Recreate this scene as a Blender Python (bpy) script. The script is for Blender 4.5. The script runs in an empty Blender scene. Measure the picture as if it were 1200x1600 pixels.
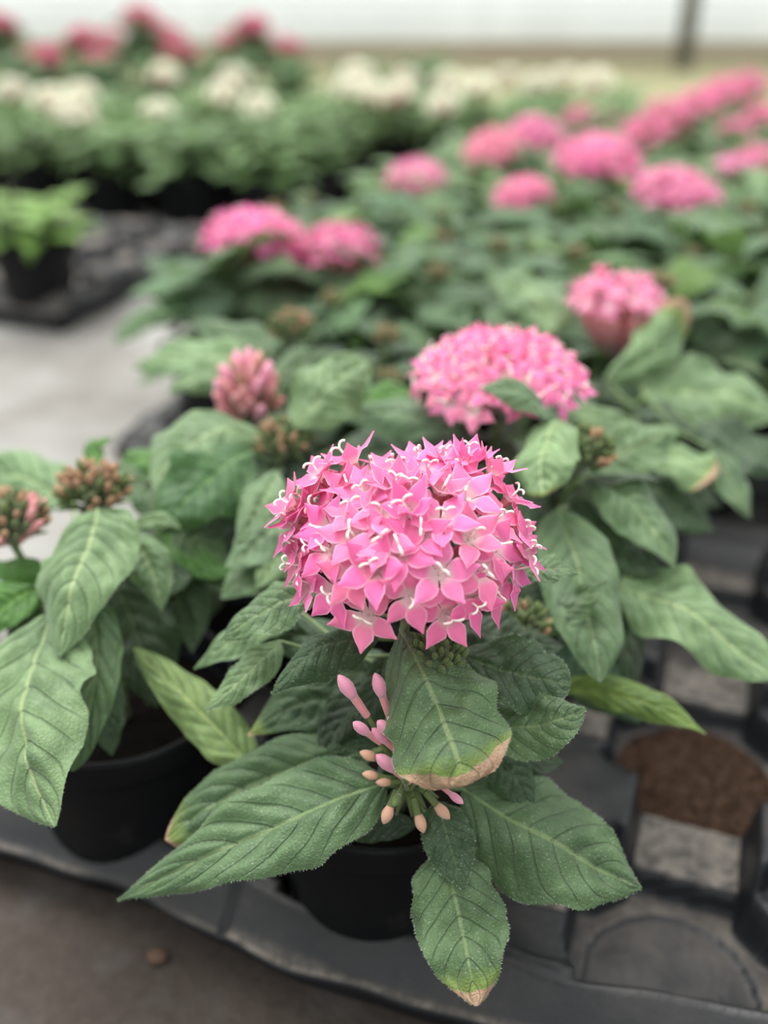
import bpy, math, random
from mathutils import Vector, Matrix, noise
from math import sin, cos, pi, radians, sqrt, exp

S = bpy.context.scene
COL = S.collection
random.seed(7)

# ------------------------------------------------------------------ camera, world, light, exposure
F = 1500.0                      # focal length in pixels of the 1200x1600 frame
PITCH = radians(29.0)
CAMZ = 0.385
cam_d = bpy.data.cameras.new('camera')
cam = bpy.data.objects.new('camera', cam_d)
COL.objects.link(cam)
cam.location = (0, 0, CAMZ)
cam.rotation_euler = (pi / 2 - PITCH, 0, 0)
cam_d.sensor_fit = 'VERTICAL'
cam_d.sensor_height = 36.0
cam_d.lens = 36.0 * F / 1600.0
cam_d.clip_start = 0.02
cam_d.clip_end = 100
cam_d.dof.use_dof = True
cam_d.dof.focus_distance = 0.314
cam_d.dof.aperture_fstop = 3.7
S.camera = cam

W = bpy.data.worlds.new('sky')
S.world = W
W.use_nodes = True
nt = W.node_tree
nt.nodes.clear()
wo = nt.nodes.new('ShaderNodeOutputWorld')
bg = nt.nodes.new('ShaderNodeBackground')
tc = nt.nodes.new('ShaderNodeTexCoord')
sx = nt.nodes.new('ShaderNodeSeparateXYZ')
mr = nt.nodes.new('ShaderNodeMapRange')
mr.inputs['From Min'].default_value = -1
rp = nt.nodes.new('ShaderNodeValToRGB')
e = rp.color_ramp.elements
e[0].position = 0.47; e[0].color = (1.25, 1.27, 1.25, 1)  # bright below the horizon, added to light the film wall from outside
e[1].position = 0.52; e[1].color = (0.42, 0.45, 0.45, 1)
x = e.new(1.0); x.color = (1.5, 1.5, 1.5, 1)
x = e.new(0.75); x.color = (0.78, 0.80, 0.80, 1)
nt.links.new(tc.outputs['Generated'], sx.inputs[0])
nt.links.new(sx.outputs['Z'], mr.inputs['Value'])
nt.links.new(mr.outputs[0], rp.inputs[0])
nt.links.new(rp.outputs[0], bg.inputs['Color'])
bg.inputs['Strength'].default_value = 1.35
nt.links.new(bg.outputs[0], wo.inputs['Surface'])

sun_d = bpy.data.lights.new('sun', 'SUN')
sun_d.energy = 3.4
sun_d.angle = radians(38)
sun_d.color = (1.0, 0.98, 0.95)
sun = bpy.data.objects.new('sun', sun_d)
COL.objects.link(sun)
sun.rotation_euler = (radians(-16), radians(-16), 0)

S.view_settings.view_transform = 'Standard'
S.view_settings.look = 'None'
S.view_settings.exposure = 0.22
S.view_settings.gamma = 1.0
S.view_settings.use_curve_mapping = False

# ------------------------------------------------------------------ camera geometry helpers
CAM = Vector((0, 0, CAMZ))
FW = Vector((0, cos(PITCH), -sin(PITCH)))
UP = Vector((0, sin(PITCH), cos(PITCH)))
RT = Vector((1, 0, 0))

def ray(px, py):
    return FW + RT * ((px - 600) / F) + UP * ((800 - py) / F)

def at(px, py, d):
    return CAM + ray(px, py) * d

def atz(px, py, z):
    r = ray(px, py)
    return CAM + r * ((z - CAMZ) / r.z)

# the pots stand on a square grid turned 20 degrees
A = radians(20)
E1 = Vector((cos(A), -sin(A), 0))
E2 = Vector((sin(A), cos(A), 0))
O0 = Vector((0.0, 0.304, 0))
PITCHG = 0.13

def grid(s, o, z=0.0):
    p = O0 + E1 * s + E2 * o
    return Vector((p.x, p.y, z))

# ------------------------------------------------------------------ mesh helpers
class MB:
    def __init__(self):
        self.v = []; self.f = []; self.m = []; self.uv = {}; self.br = {}
        self.cur = 0

    def vert(self, p, uv=None, br=None):
        self.v.append((p[0], p[1], p[2]))
        i = len(self.v) - 1
        if uv is not None: self.uv[i] = uv
        if br: self.br[i] = br
        return i

    def face(self, *ids):
        self.f.append(ids); self.m.append(self.cur)

    def tube(self, pts, radii, n=6, cap=True, uv=None):
        rings = []
        up = Vector((0.13, 0.31, 0.94))
        for k, p in enumerate(pts):
            a = pts[max(k - 1, 0)]; b = pts[min(k + 1, len(pts) - 1)]
            t = (Vector(b) - Vector(a))
            if t.length < 1e-9: t = Vector((0, 0, 1))
            t.normalize()
            s = t.cross(up)
            if s.length < 0.05: s = t.cross(Vector((1, 0, 0)))
            s.normalize(); q = s.cross(t)
            r = radii[k] if isinstance(radii, (list, tuple)) else radii
            rings.append([self.vert(Vector(p) + (s * cos(2 * pi * j / n) + q * sin(2 * pi * j / n)) * r, uv) for j in range(n)])
        for k in range(len(rings) - 1):
            for j in range(n):
                self.face(rings[k][j], rings[k][(j + 1) % n], rings[k + 1][(j + 1) % n], rings[k + 1][j])
        if cap:
            self.face(*reversed(rings[0])); self.face(*rings[-1])

    def lathe(self, prof, n=48, c=(0, 0, 0), closed=False):
        rings = []
        for r, z in prof:
            rings.append([self.vert((c[0] + r * cos(2 * pi * j / n), c[1] + r * sin(2 * pi * j / n), c[2] + z)) for j in range(n)])
        for k in range(len(rings) - 1):
            for j in range(n):
                self.face(rings[k][j], rings[k][(j + 1) % n], rings[k + 1][(j + 1) % n], rings[k + 1][j])

    def box(self, lo, hi):
        ids = [self.vert((x, y, z)) for z in (lo[2], hi[2]) for y in (lo[1], hi[1]) for x in (lo[0], hi[0])]
        for q in ((0, 2, 3, 1), (4, 5, 7, 6), (0, 1, 5, 4), (2, 6, 7, 3), (0, 4, 6, 2), (1, 3, 7, 5)):
            self.face(*[ids[i] for i in q])

    def mesh(self, name, mats, smooth=True):
        me = bpy.data.meshes.new(name)
        me.from_pydata(self.v, [], self.f)
        for m in mats: me.materials.append(m)
        me.polygons.foreach_set('material_index', self.m)
        if smooth: me.polygons.foreach_set('use_smooth', [True] * len(self.f))
        if self.uv:
            lay = me.uv_layers.new(name='UVMap')
            buf = []
            for l in me.loops:
                buf.extend(self.uv.get(l.vertex_index, (0.5, 0.0)))
            lay.data.foreach_set('uv', buf)
        if self.br:
            at_ = me.attributes.new('brown', 'FLOAT', 'POINT')
            at_.data.foreach_set('value', [self.br.get(i, 0.0) for i in range(len(self.v))])
        me.update()
        return me

def link(name, me, parent=None, loc=None):
    o = bpy.data.objects.new(name, me)
    COL.objects.link(o)
    if parent: o.parent = parent
    if loc is not None: o.location = loc
    return o

def thing(name, label, cat, loc, group=None):
    o = bpy.data.objects.new(name, None)
    COL.objects.link(o)
    o.location = loc
    o.empty_display_size = 0.02
    tag(o, label, cat, group)
    return o

def tag(o, label, cat, group=None, kind=None):
    o['label'] = label; o['category'] = cat
    if group: o['group'] = group
    if kind: o['kind'] = kind

def smooth(a, b, x):
    t = min(1, max(0, (x - a) / (b - a))) if a != b else float(x > a)
    return t * t * (3 - 2 * t)

# ------------------------------------------------------------------ materials
class NT:
    def __init__(self, name):
        self.m = bpy.data.materials.new(name)
        self.m.use_nodes = True
        self.t = self.m.node_tree
        self.t.nodes.clear()
        self.out = self.n('ShaderNodeOutputMaterial')

    def n(self, typ, **kw):
        nd = self.t.nodes.new(typ)
        for k, v in kw.items(): setattr(nd, k, v)
        return nd

    def L(self, a, b): self.t.links.new(a, b)

    def val(self, sock, v):
        if hasattr(v, 'is_linked') or isinstance(v, bpy.types.NodeSocket): self.L(v, sock)
        else: sock.default_value = v

    def math(self, op, a, b=None, c=None):
        nd = self.n('ShaderNodeMath', operation=op)
        self.val(nd.inputs[0], a)
        if b is not None: self.val(nd.inputs[1], b)
        if c is not None: self.val(nd.inputs[2], c)
        return nd.outputs[0]

    def ss(self, x, a, b, lo=0.0, hi=1.0):
        nd = self.n('ShaderNodeMapRange', interpolation_type='SMOOTHSTEP')
        self.val(nd.inputs['Value'], x)
        nd.inputs['From Min'].default_value = a; nd.inputs['From Max'].default_value = b
        nd.inputs['To Min'].default_value = lo; nd.inputs['To Max'].default_value = hi
        return nd.outputs[0]

    def mix(self, f, a, b, mode='MIX'):
        nd = self.n('ShaderNodeMix', data_type='RGBA', blend_type=mode)
        self.val(nd.inputs[0], f)
        self.val(nd.inputs[6], a if not isinstance(a, tuple) else (*a, 1) if len(a) == 3 else a)
        self.val(nd.inputs[7], b if not isinstance(b, tuple) else (*b, 1) if len(b) == 3 else b)
        return nd.outputs[2]

    def noise(self, scale, detail=3, rough=0.55, vec=None):
        nd = self.n('ShaderNodeTexNoise')
        nd.inputs['Scale'].default_value = scale
        nd.inputs['Detail'].default_value = detail
        nd.inputs['Roughness'].default_value = rough
        if vec is None:
            if not hasattr(self, 'tc'): self.tc = self.n('ShaderNodeTexCoord')
            vec = self.tc.outputs['Object']
        self.L(vec, nd.inputs['Vector'])
        return nd.outputs['Fac']

    def bsdf(self, color, rough=0.5, spec=0.5, sheen=0.0, normal=None):
        b = self.n('ShaderNodeBsdfPrincipled')
        self.val(b.inputs['Base Color'], color if not isinstance(color, tuple) else (*color, 1))
        self.val(b.inputs['Roughness'], rough)
        self.val(b.inputs['Specular IOR Level'], spec)
        if sheen:
            b.inputs['Sheen Weight'].default_value = sheen
            b.inputs['Sheen Roughness'].default_value = 0.45
        if normal is not None: self.L(normal, b.inputs['Normal'])
        return b

    def bump(self, h, strength, dist=0.001):
        nd = self.n('ShaderNodeBump')
        nd.inputs['Strength'].default_value = strength
        nd.inputs['Distance'].default_value = dist
        self.L(h, nd.inputs['Height'])
        return nd.outputs[0]

    def translucent(self, b, color, f):
        t = self.n('ShaderNodeBsdfTranslucent')
        self.val(t.inputs['Color'], color)
        m = self.n('ShaderNodeMixShader')
        m.inputs[0].default_value = f
        self.L(b.outputs[0], m.inputs[1]); self.L(t.outputs[0], m.inputs[2])
        self.L(m.outputs[0], self.out.inputs[0])

    def done(self, b):
        self.L(b.outputs[0], self.out.inputs[0])

NVEIN = 8.0
VK, VE = 0.26, 1.2

def leaf_material():
    g = NT('pentas_leaf')
    uv = g.n('ShaderNodeUVMap'); uv.uv_map = 'UVMap'
    sp = g.n('ShaderNodeSeparateXYZ'); g.L(uv.outputs[0], sp.inputs[0])
    u = g.math('ABSOLUTE', g.math('MULTIPLY_ADD', sp.outputs[0], 2.0, -1.0))
    t = sp.outputs[1]
    q = g.math('MULTIPLY', g.math('SUBTRACT', t, g.math('MULTIPLY', g.math('POWER', u, VE), VK)), NVEIN)
    saw = g.math('MULTIPLY', g.math('ABSOLUTE', g.math('SUBTRACT', g.math('FRACT', q), 0.5)), 2.0)
    vein = g.math('MULTIPLY', g.ss(saw, 0.86, 0.99), g.ss(u, 0.75, 0.95, 1.0, 0.15))
    mid = g.ss(u, 0.018, 0.06, 1.0, 0.0)
    gi = g.n('ShaderNodeNewGeometry')
    oi = g.n('ShaderNodeObjectInfo')
    rnd = gi.outputs['Random Per Island']
    n1 = g.noise(45, 3)
    n2 = g.noise(700, 2)
    n4 = g.noise(140, 4, 0.6)
    base = g.mix(g.ss(g.math('MULTIPLY_ADD', n4, 0.5, g.math('MULTIPLY', n1, 0.5)), 0.32, 0.68), (0.024, 0.054, 0.019), (0.102, 0.172, 0.072))
    base = g.mix(g.math('MULTIPLY', rnd, 0.5), base, (0.10, 0.18, 0.07))
    base = g.mix(g.math('MULTIPLY', oi.outputs['Random'], 0.3), base, (0.06, 0.12, 0.055))
    base = g.mix(g.math('MULTIPLY', vein, 0.25), base, (0.045, 0.09, 0.035))  # lateral veins slightly darker: shade of the grooves put into the colour
    base = g.mix(g.math('MULTIPLY', mid, 0.5), base, (0.24, 0.32, 0.14))
    base = g.mix(1.0, base, oi.outputs['Color'], 'MULTIPLY')
    # white hairs and lime specks on the blade
    speck = g.ss(g.noise(1300, 1), 0.64, 0.72)
    base = g.mix(g.math('MULTIPLY', speck, 0.27), base, (0.50, 0.58, 0.46))
    # dead tissue
    a = g.n('ShaderNodeAttribute'); a.attribute_name = 'brown'
    bn = g.math('ADD', a.outputs['Fac'], g.math('MULTIPLY', g.math('SUBTRACT', g.noise(160, 4), 0.5), 0.35))
    yel = g.math('MULTIPLY', g.ss(bn, 0.12, 0.5), 0.75)
    base = g.mix(yel, base, (0.20, 0.28, 0.06))
    dead = g.mix(n2, (0.27, 0.15, 0.085), (0.60, 0.42, 0.28))
    dead = g.mix(g.ss(bn, 0.86, 1.05), dead, (0.33, 0.18, 0.11))
    base = g.mix(g.ss(bn, 0.56, 0.63), base, dead)
    # paler underside
    base = g.mix(g.math('MULTIPLY', gi.outputs['Backfacing'], 0.6), base, (0.19, 0.29, 0.12))
    vo = g.n('ShaderNodeTexVoronoi', feature='DISTANCE_TO_EDGE'); vo.inputs['Scale'].default_value = 650
    g.L(g.tc.outputs['Object'], vo.inputs['Vector'])
    hb = g.math('ADD', g.math('MULTIPLY', n2, 0.35), g.math('MULTIPLY', vein, -1.0))
    hb = g.math('ADD', hb, g.math('MULTIPLY', g.ss(vo.outputs['Distance'], 0.0, 0.25), 0.18))
    b = g.bsdf(base, g.ss(n1, 0.3, 0.7, 0.40, 0.56), 0.40, 0.2, g.bump(hb, 0.9, 0.0007))
    tr = g.mix(0.5, base, (0.16, 0.34, 0.03))
    g.translucent(b, tr, 0.2)
    return g.m

def petal_material():
    g = NT('pentas_petal')
    uv = g.n('ShaderNodeUVMap'); uv.uv_map = 'UVMap'
    sp = g.n('ShaderNodeSeparateXYZ'); g.L(uv.outputs[0], sp.inputs[0])
    u = g.math('ABSOLUTE', g.math('MULTIPLY_ADD', sp.outputs[0], 2.0, -1.0))
    t = sp.outputs[1]
    oi = g.n('ShaderNodeObjectInfo'); gi = g.n('ShaderNodeNewGeometry')
    c = oi.outputs['Color']
    c = g.mix(g.math('MULTIPLY', gi.outputs['Random Per Island'], 0.28), c, (1.25, 1.6, 1.35), 'MULTIPLY')
    c = g.mix(g.math('MULTIPLY', g.noise(300, 3), 0.35), c, (0.85, 0.65, 0.75), 'MULTIPLY')
    c = g.mix(g.ss(u, 0.72, 1.0, 0.0, 0.38), c, (1.0, 0.84, 0.9))
    c = g.mix(g.ss(t, 0.06, 0.36, 0.78, 0.0), c, (0.84, 0.72, 0.68))
    b = g.bsdf(c, 0.55, 0.3, 0.15)
    g.translucent(b, c, 0.3)
    return g.m

def simple(name, c1, c2, scale, rough=0.6, spec=0.4, bump=0.0, bscale=None, sheen=0, tr=0, usecolor=False):
    g = NT(name)
    n = g.noise(scale, 5)
    c = g.mix(n, c1, c2)
    if usecolor:
        oi = g.n('ShaderNodeObjectInfo')
        c = g.mix(1.0, c, oi.outputs['Color'], 'MULTIPLY')
    nb = g.bump(g.noise(bscale or scale * 4, 5), bump, 0.004) if bump else None
    b = g.bsdf(c, rough, spec, sheen, nb)
    if tr: g.translucent(b, c, tr)
    else: g.done(b)
    return g.m

M_LEAF = leaf_material()
M_PETAL = petal_material()
M_STYLE = simple('pentas_style', (0.84, 0.76, 0.66), (0.9, 0.84, 0.76), 200, 0.5, 0.3)
M_TUBE = simple('corolla_tube', (0.52, 0.15, 0.17), (0.66, 0.28, 0.28), 150, 0.6, 0.3, sheen=0.3)
M_CALYX = simple('calyx_green', (0.05, 0.085, 0.02), (0.13, 0.18, 0.05), 250, 0.6, 0.3, sheen=0.3)
M_BUDTIP = simple('bud_blush', (0.24, 0.16, 0.07), (0.46, 0.25, 0.16), 300, 0.6, 0.3, sheen=0.2)
M_BUDPINK = simple('bud_pink', (0.66, 0.22, 0.34), (0.78, 0.36, 0.46), 220, 0.55, 0.3, sheen=0.5)
M_BUDTUBE = simple('bud_tube', (0.56, 0.20, 0.21), (0.72, 0.33, 0.33), 220, 0.6, 0.3, sheen=0.5)
M_BUDTAN = simple('bud_tan', (0.50, 0.27, 0.18), (0.62, 0.38, 0.27), 260, 0.7, 0.2, sheen=0.3)
M_STEM = simple('pentas_stem', (0.07, 0.13, 0.035), (0.13, 0.19, 0.06), 120, 0.6, 0.3, sheen=0.3)
M_SOIL = simple('potting_soil', (0.002, 0.0015, 0.0012), (0.009, 0.006, 0.0045), 180, 0.95, 0.1, 1.0, 500)

def pot_material():
    g = NT('black_pot_plastic')
    d = g.math('MULTIPLY', g.ss(g.noise(35, 6, 0.65), 0.55, 0.80), 0.18)
    c = g.mix(d, (0.007, 0.0075, 0.0085), (0.09, 0.085, 0.075))
    g.done(g.bsdf(c, g.ss(g.noise(60), 0.3, 0.7, 0.34, 0.5), 0.13, 0, g.bump(g.noise(90, 4), 0.15, 0.002)))
    return g.m
M_POT = pot_material()

def tray_material():
    g = NT('dusty_tray_plastic')
    gi = g.n('ShaderNodeNewGeometry')
    sp = g.n('ShaderNodeSeparateXYZ'); g.L(gi.outputs['True Normal'], sp.inputs[0])
    upf = g.ss(sp.outputs[2], 0.55, 0.97)
    n1 = g.noise(22, 7, 0.65); n2 = g.noise(150, 5, 0.7)
    sp2 = g.n('ShaderNodeSeparateXYZ'); g.noise(1); g.L(g.tc.outputs['Object'], sp2.inputs[0])
    low = g.ss(sp2.outputs[2], 0.010, 0.024, 0.85, 0.16)
    disc = g.ss(sp2.outputs[2], 0.0068, 0.0082, 0.45, 1.0)
    oi = g.n('ShaderNodeObjectInfo'); osp = g.n('ShaderNodeSeparateColor'); g.L(oi.outputs['Color'], osp.inputs[0])
    low = g.math('MULTIPLY', g.math('MULTIPLY', low, disc), osp.outputs[0])
    dust = g.math('MULTIPLY', g.math('MULTIPLY', upf, low), g.ss(n1, 0.38, 0.68, 0.08, 1.0))
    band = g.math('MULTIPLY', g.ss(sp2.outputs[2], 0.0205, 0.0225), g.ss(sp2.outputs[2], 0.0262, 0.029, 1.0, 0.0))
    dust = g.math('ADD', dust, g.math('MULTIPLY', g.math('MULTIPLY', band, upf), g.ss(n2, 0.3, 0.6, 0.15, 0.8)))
    dust = g.math('ADD', dust, g.math('MULTIPLY', g.ss(n2, 0.58, 0.75), 0.10))
    dc = g.mix(n2, (0.08, 0.066, 0.055), (0.26, 0.235, 0.205))
    c = g.mix(dust, (0.013, 0.014, 0.016), dc)
    dark = g.ss(g.noise(34, 6, 0.7), 0.60, 0.72)
    c = g.mix(g.math('MULTIPLY', dark, 0.7), c, (0.03, 0.024, 0.02))
    g.done(g.bsdf(c, g.ss(dust, 0.0, 0.6, 0.38, 0.8), 0.30, 0, g.bump(g.noise(260, 4), 0.25, 0.0015)))
    return g.m
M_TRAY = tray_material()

def ground_material():
    g = NT('ground_cloth')
    g.noise(1)
    vec = g.tc.outputs['Object']
    sp = g.n('ShaderNodeSeparateXYZ'); g.L(vec, sp.inputs[0])
    n1 = g.noise(5, 6, 0.6); n2 = g.noise(140, 5, 0.7); n3 = g.noise(26, 5, 0.6)
    cloth = g.mix(g.ss(n1, .3, .7), (0.17, 0.157, 0.14), (0.33, 0.33, 0.312))
    cloth = g.mix(g.math('MULTIPLY', g.ss(n3, 0.5, 0.75), 0.4), cloth, (0.27, 0.235, 0.205))
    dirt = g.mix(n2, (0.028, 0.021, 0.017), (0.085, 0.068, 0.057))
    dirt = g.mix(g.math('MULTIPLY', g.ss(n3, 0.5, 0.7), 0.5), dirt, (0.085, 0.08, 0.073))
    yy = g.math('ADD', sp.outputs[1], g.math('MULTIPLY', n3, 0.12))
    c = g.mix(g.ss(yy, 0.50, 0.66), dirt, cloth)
    # bare earth and weeds beyond the beds
    far = g.mix(g.noise(2.2, 5), (0.17, 0.18, 0.07), (0.36, 0.33, 0.21))
    c = g.mix(g.ss(sp.outputs[1], 2.9, 3.3), c, far)
    g.done(g.bsdf(c, 0.85, 0.25, 0, g.bump(n2, 0.6, 0.003)))
    return g.m
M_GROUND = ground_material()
M_STONE = simple('pebble', (0.07, 0.045, 0.03), (0.14, 0.09, 0.06), 90, 0.9, 0.2)
M_SPILL = simple('dry_peat', (0.02, 0.012, 0.008), (0.10, 0.06, 0.04), 320, 0.95, 0.1, 0.8, 420)
M_BASE = simple('base_board', (0.40, 0.33, 0.24), (0.52, 0.46, 0.36), 3, 0.8, 0.2)
M_METAL = simple('galvanised_post', (0.13, 0.125, 0.12), (0.22, 0.21, 0.20), 8, 0.5, 0.5)
M_RAIL = simple('pale_rail', (0.62, 0.64, 0.64), (0.70, 0.72, 0.72), 8, 0.5, 0.4)

def film_material():
    g = NT('greenhouse_film')
    c = g.mix(g.noise(1.5, 3), (0.90, 0.93, 0.93), (0.97, 0.98, 0.97))
    b = g.bsdf(c, 0.5, 0.3)
    g.translucent(b, c, 0.75)
    return g.m
M_FILM = film_material()

# ------------------------------------------------------------------ the setting
mb = MB()
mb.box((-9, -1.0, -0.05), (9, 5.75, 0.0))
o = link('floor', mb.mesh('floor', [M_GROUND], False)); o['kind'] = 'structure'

WY = 5.6
mb = MB()
n = 60
rows = []
for k, z in enumerate((0.0, 0.6, 1.2, 1.8, 2.4, 3.0)):
    rows.append([mb.vert((-7 + 14 * i / n, WY + 0.03 + 0.012 * sin(i * 0.9 + k), z)) for i in range(n + 1)])
for k in range(5):
    for i in range(n):
        mb.face(rows[k][i], rows[k][i + 1], rows[k + 1][i + 1], rows[k + 1][i])
o = link('wall_back', mb.mesh('wall_back', [M_FILM])); o['kind'] = 'structure'
md = o.modifiers.new('thickness', 'SOLIDIFY'); md.thickness = 0.002

mb = MB(); mb.box((-7, WY - 0.04, 0.0), (7, WY - 0.01, 0.11))
o = link('baseboard_back', mb.mesh('baseboard_back', [M_BASE], False)); o['kind'] = 'structure'
mb = MB()
for z in (0.22, 0.31):
    mb.tube([(-7, WY - 0.03, z), (7, WY - 0.03, z)], 0.009, 8)
o = link('trim_1', mb.mesh('trim_1', [M_RAIL])); o['kind'] = 'structure'

pb = atz(1066, 110, 0.0)
mb = MB()
mb.tube([(0, 0, 0), (0, 0, 2.8)], 0.042, 16)
o = link('greenhouse_post', mb.mesh('greenhouse_post', [M_METAL]), loc=(pb.x, pb.y, 0))
tag(o, 'grey upright metal post of the greenhouse before the pale film wall', 'post')

# ------------------------------------------------------------------ trays (thermoformed: one skin with round cells between raised posts)
ZT = 0.048

def cell_h(ds, do, fine):
    r = sqrt(ds * ds + do * do)
    z = 0.0085
    if r < 0.0365:
        z = 0.0055
        if fine: z += 0.0006 * (0.5 + 0.5 * sin(ds * 2 * pi / 0.0035))
    ad, ao = abs(ds), abs(do)
    diag = 1 - smooth(0.010, 0.016, abs(ad - ao))
    r_in = 0.0440
    top = min(1, max(0, (r - r_in) / 0.0045)) ** 0.8
    h = z + (ZT - z) * top
    # shelf notched into the post face
    if r > r_in and diag > 0:
        shelf = 0.031 + 0.003 * cos(min(1, abs(ad - ao) / 0.016) * pi / 2)
        k = diag * (1 - smooth(0.0585, 0.0615, r))
        h = h * (1 - k) + min(h, shelf) * k
    # low saddles between neighbouring cells
    mn = min(ad, ao)
    if r > 0.043:
        k = 1 - smooth(0.0235, 0.029, mn)
        sad = z + (0.023 - z) * smooth(r_in, r_in + 0.004, max(ad, ao))
        h = h * (1 - k) + min(h, sad) * k
    # rounded post corners, soft crown
    h -= 0.004 * (1 - smooth(0.0, 0.012, 0.065 - mn * 0 - r * 0.5)) * 0
    return h

def make_tray(label, s0, o0, cols, rws, step, front=None, fine=False):
    """s0,o0: grid position of the first cell centre."""
    mb = MB()
    P = PITCHG
    smin, smax = s0 - P / 2 - 0.004, s0 + (cols - 0.5) * P + 0.004
    ns = int(round((smax - smin) / step)); 
    def fr(s):
        return o0 - P / 2 + 0.006 if front is None else front(s)
    prof = [(-0.004, 0.0005), (-0.0075, 0.010), (-0.011, 0.019), (-0.0145, 0.0215), (-0.0162, 0.0235), (-0.0150, 0.026),
            (-0.0125, 0.0265), (-0.009, 0.0295), (-0.003, 0.0345), (0.003, 0.039), (0.0058, 0.0405), (0.0075, 0.040)]
    omax = o0 + (rws - 0.5) * P + 0.004
    depth = omax - o0
    no = int(round((omax - (o0 - P / 2)) / step))
    back = [(0.003, 0.044), (0.010, 0.041), (0.013, 0.036), (0.011, 0.02), (0.006, 0.0005)]
    cols_ids = []
    for i in range(ns + 1):
        s = smin + (smax - smin) * i / ns
        ids = []
        f = fr(s)
        edge_s = min(s - smin, smax - s)
        drop = 1 - smooth(0.0, 0.006, edge_s)
        wob = 0.0012 * sin(s * 47.0) + 0.0008 * sin(s * 113.0 + 1)
        groove = 0.0022 * exp(-((s + 0.055) / 0.0014) ** 2) if fine else 0
        jog = 0.0018 if (fine and s < -0.055) else 0.0
        for do, z in prof:
            zz = z * (1 - 0.0 * drop)
            if z > 0.02: zz += wob + jog - groove
            ids.append(mb.vert(grid(s, f + do + wob * 0.6 - (jog if z > 0.015 else 0), zz)))
        ostart = f + 0.0090
        cs = round((s - s0) / P); cs = min(max(cs, 0), cols - 1)
        for j in range(no + 1):
            oo = ostart + (omax - ostart) * j / no
            co = round((oo - o0) / P); co = min(max(co, 0), rws - 1)
            h = cell_h(s - (s0 + cs * P), oo - (o0 + co * P), fine)
            if fine:
                h += 0.0007 * noise.noise(Vector((s * 60, oo * 60, 0)))
            # the outer rim joins the front flange
            lim = smooth(0.0, 0.006, oo - ostart)
            rr = sqrt((s - s0 - cs * P) ** 2 + (oo - o0 - co * P) ** 2)
            if co == 0 and oo < o0 and rr > 0.047:
                h = max(min(h, 0.045), 0.038 * (1 - smooth(0.0475, 0.05, rr) * 0))
            h = h * lim + 0.040 * (1 - lim) if rr > 0.047 else h
            if edge_s < 0.008: h = max(h, 0.036)
            ids.append(mb.vert(grid(s, oo, h)))
        for do, z in back:
            ids.append(mb.vert(grid(s, omax + do, z)))
        cols_ids.append(ids)
    for i in range(ns):
        a, b = cols_ids[i], cols_ids[i + 1]
        for j in range(len(a) - 1):
            mb.face(a[j], b[j], b[j + 1], a[j + 1])
    # side skirts
    for side, ids in ((-1, cols_ids[0]), (1, cols_ids[-1])):
        low = []
        lip = []
        for k in ids:
            v = Vector(mb.v[k])
            l = v + E1 * side * 0.010; l.z = min(v.z, 0.034)
            d = v + E1 * side * 0.004; d.z = 0.0005
            lip.append(mb.vert(l)); low.append(mb.vert(d))
        for j in range(len(ids) - 1):
            if side < 0:
                mb.face(ids[j], ids[j + 1], lip[j + 1], lip[j]); mb.face(lip[j], lip[j + 1], low[j + 1], low[j])
            else:
                mb.face(ids[j + 1], ids[j], lip[j], lip[j + 1]); mb.face(lip[j + 1], lip[j], low[j], low[j + 1])
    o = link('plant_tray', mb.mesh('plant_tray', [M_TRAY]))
    tag(o, label, 'plant tray', 'black plastic plant trays')
    return o

# front edge of the nearest tray, traced along its bright ridge
RIDGE = [(-60, 1275), (0, 1305), (100, 1350), (185, 1385), (300, 1440), (390, 1483), (450, 1508), (525, 1537), (600, 1560), (705, 1592), (820, 1625), (950, 1655), (1200, 1700)]
RP = []
for px, py in RIDGE:
    p = atz(px, py, 0.026) - O0
    RP.append((p.dot(E1), p.dot(E2)))

def front_edge(s):
    if s <= RP[0][0]: v = RP[0][1]
    elif s >= RP[-1][0]: v = RP[-1][1]
    else:
        v = RP[-1][1]
        for (a, b), (c, d) in zip(RP, RP[1:]):
            if a <= s <= c:
                v = b + (d - b) * (s - a) / (c - a); break
    return max(min(v, -0.046), -0.066) + 0.0155

make_tray('dirty black plant tray under the pink pentas in front, its near rim dusty', -PITCHG, 0.0, 4, 3, 0.0020, front_edge, True)
make_tray('black plant tray hidden under leaves, straight behind the front tray', -0.30, 0.425, 5, 3, 0.005)
make_tray('black plant tray under the second rank of blurred pink pentas', -0.30, 0.855, 5, 3, 0.006)
make_tray('black plant tray under the farthest blurred pink pentas at right', -0.26, 1.285, 5, 4, 0.008)
tr = make_tray('half empty dusty black tray across the grey aisle, carrying a lime green plant', -1.13, 0.73, 4, 3, 0.005)
tr.color = (6.0, 1, 1, 1)

# ------------------------------------------------------------------ leaf
def wprof(t, a, b):
    pk = a / (a + b)
    m = (pk ** a) * ((1 - pk) ** b)
    return (max(t, 0) ** a) * (max(1 - t, 0) ** b) / m

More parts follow.
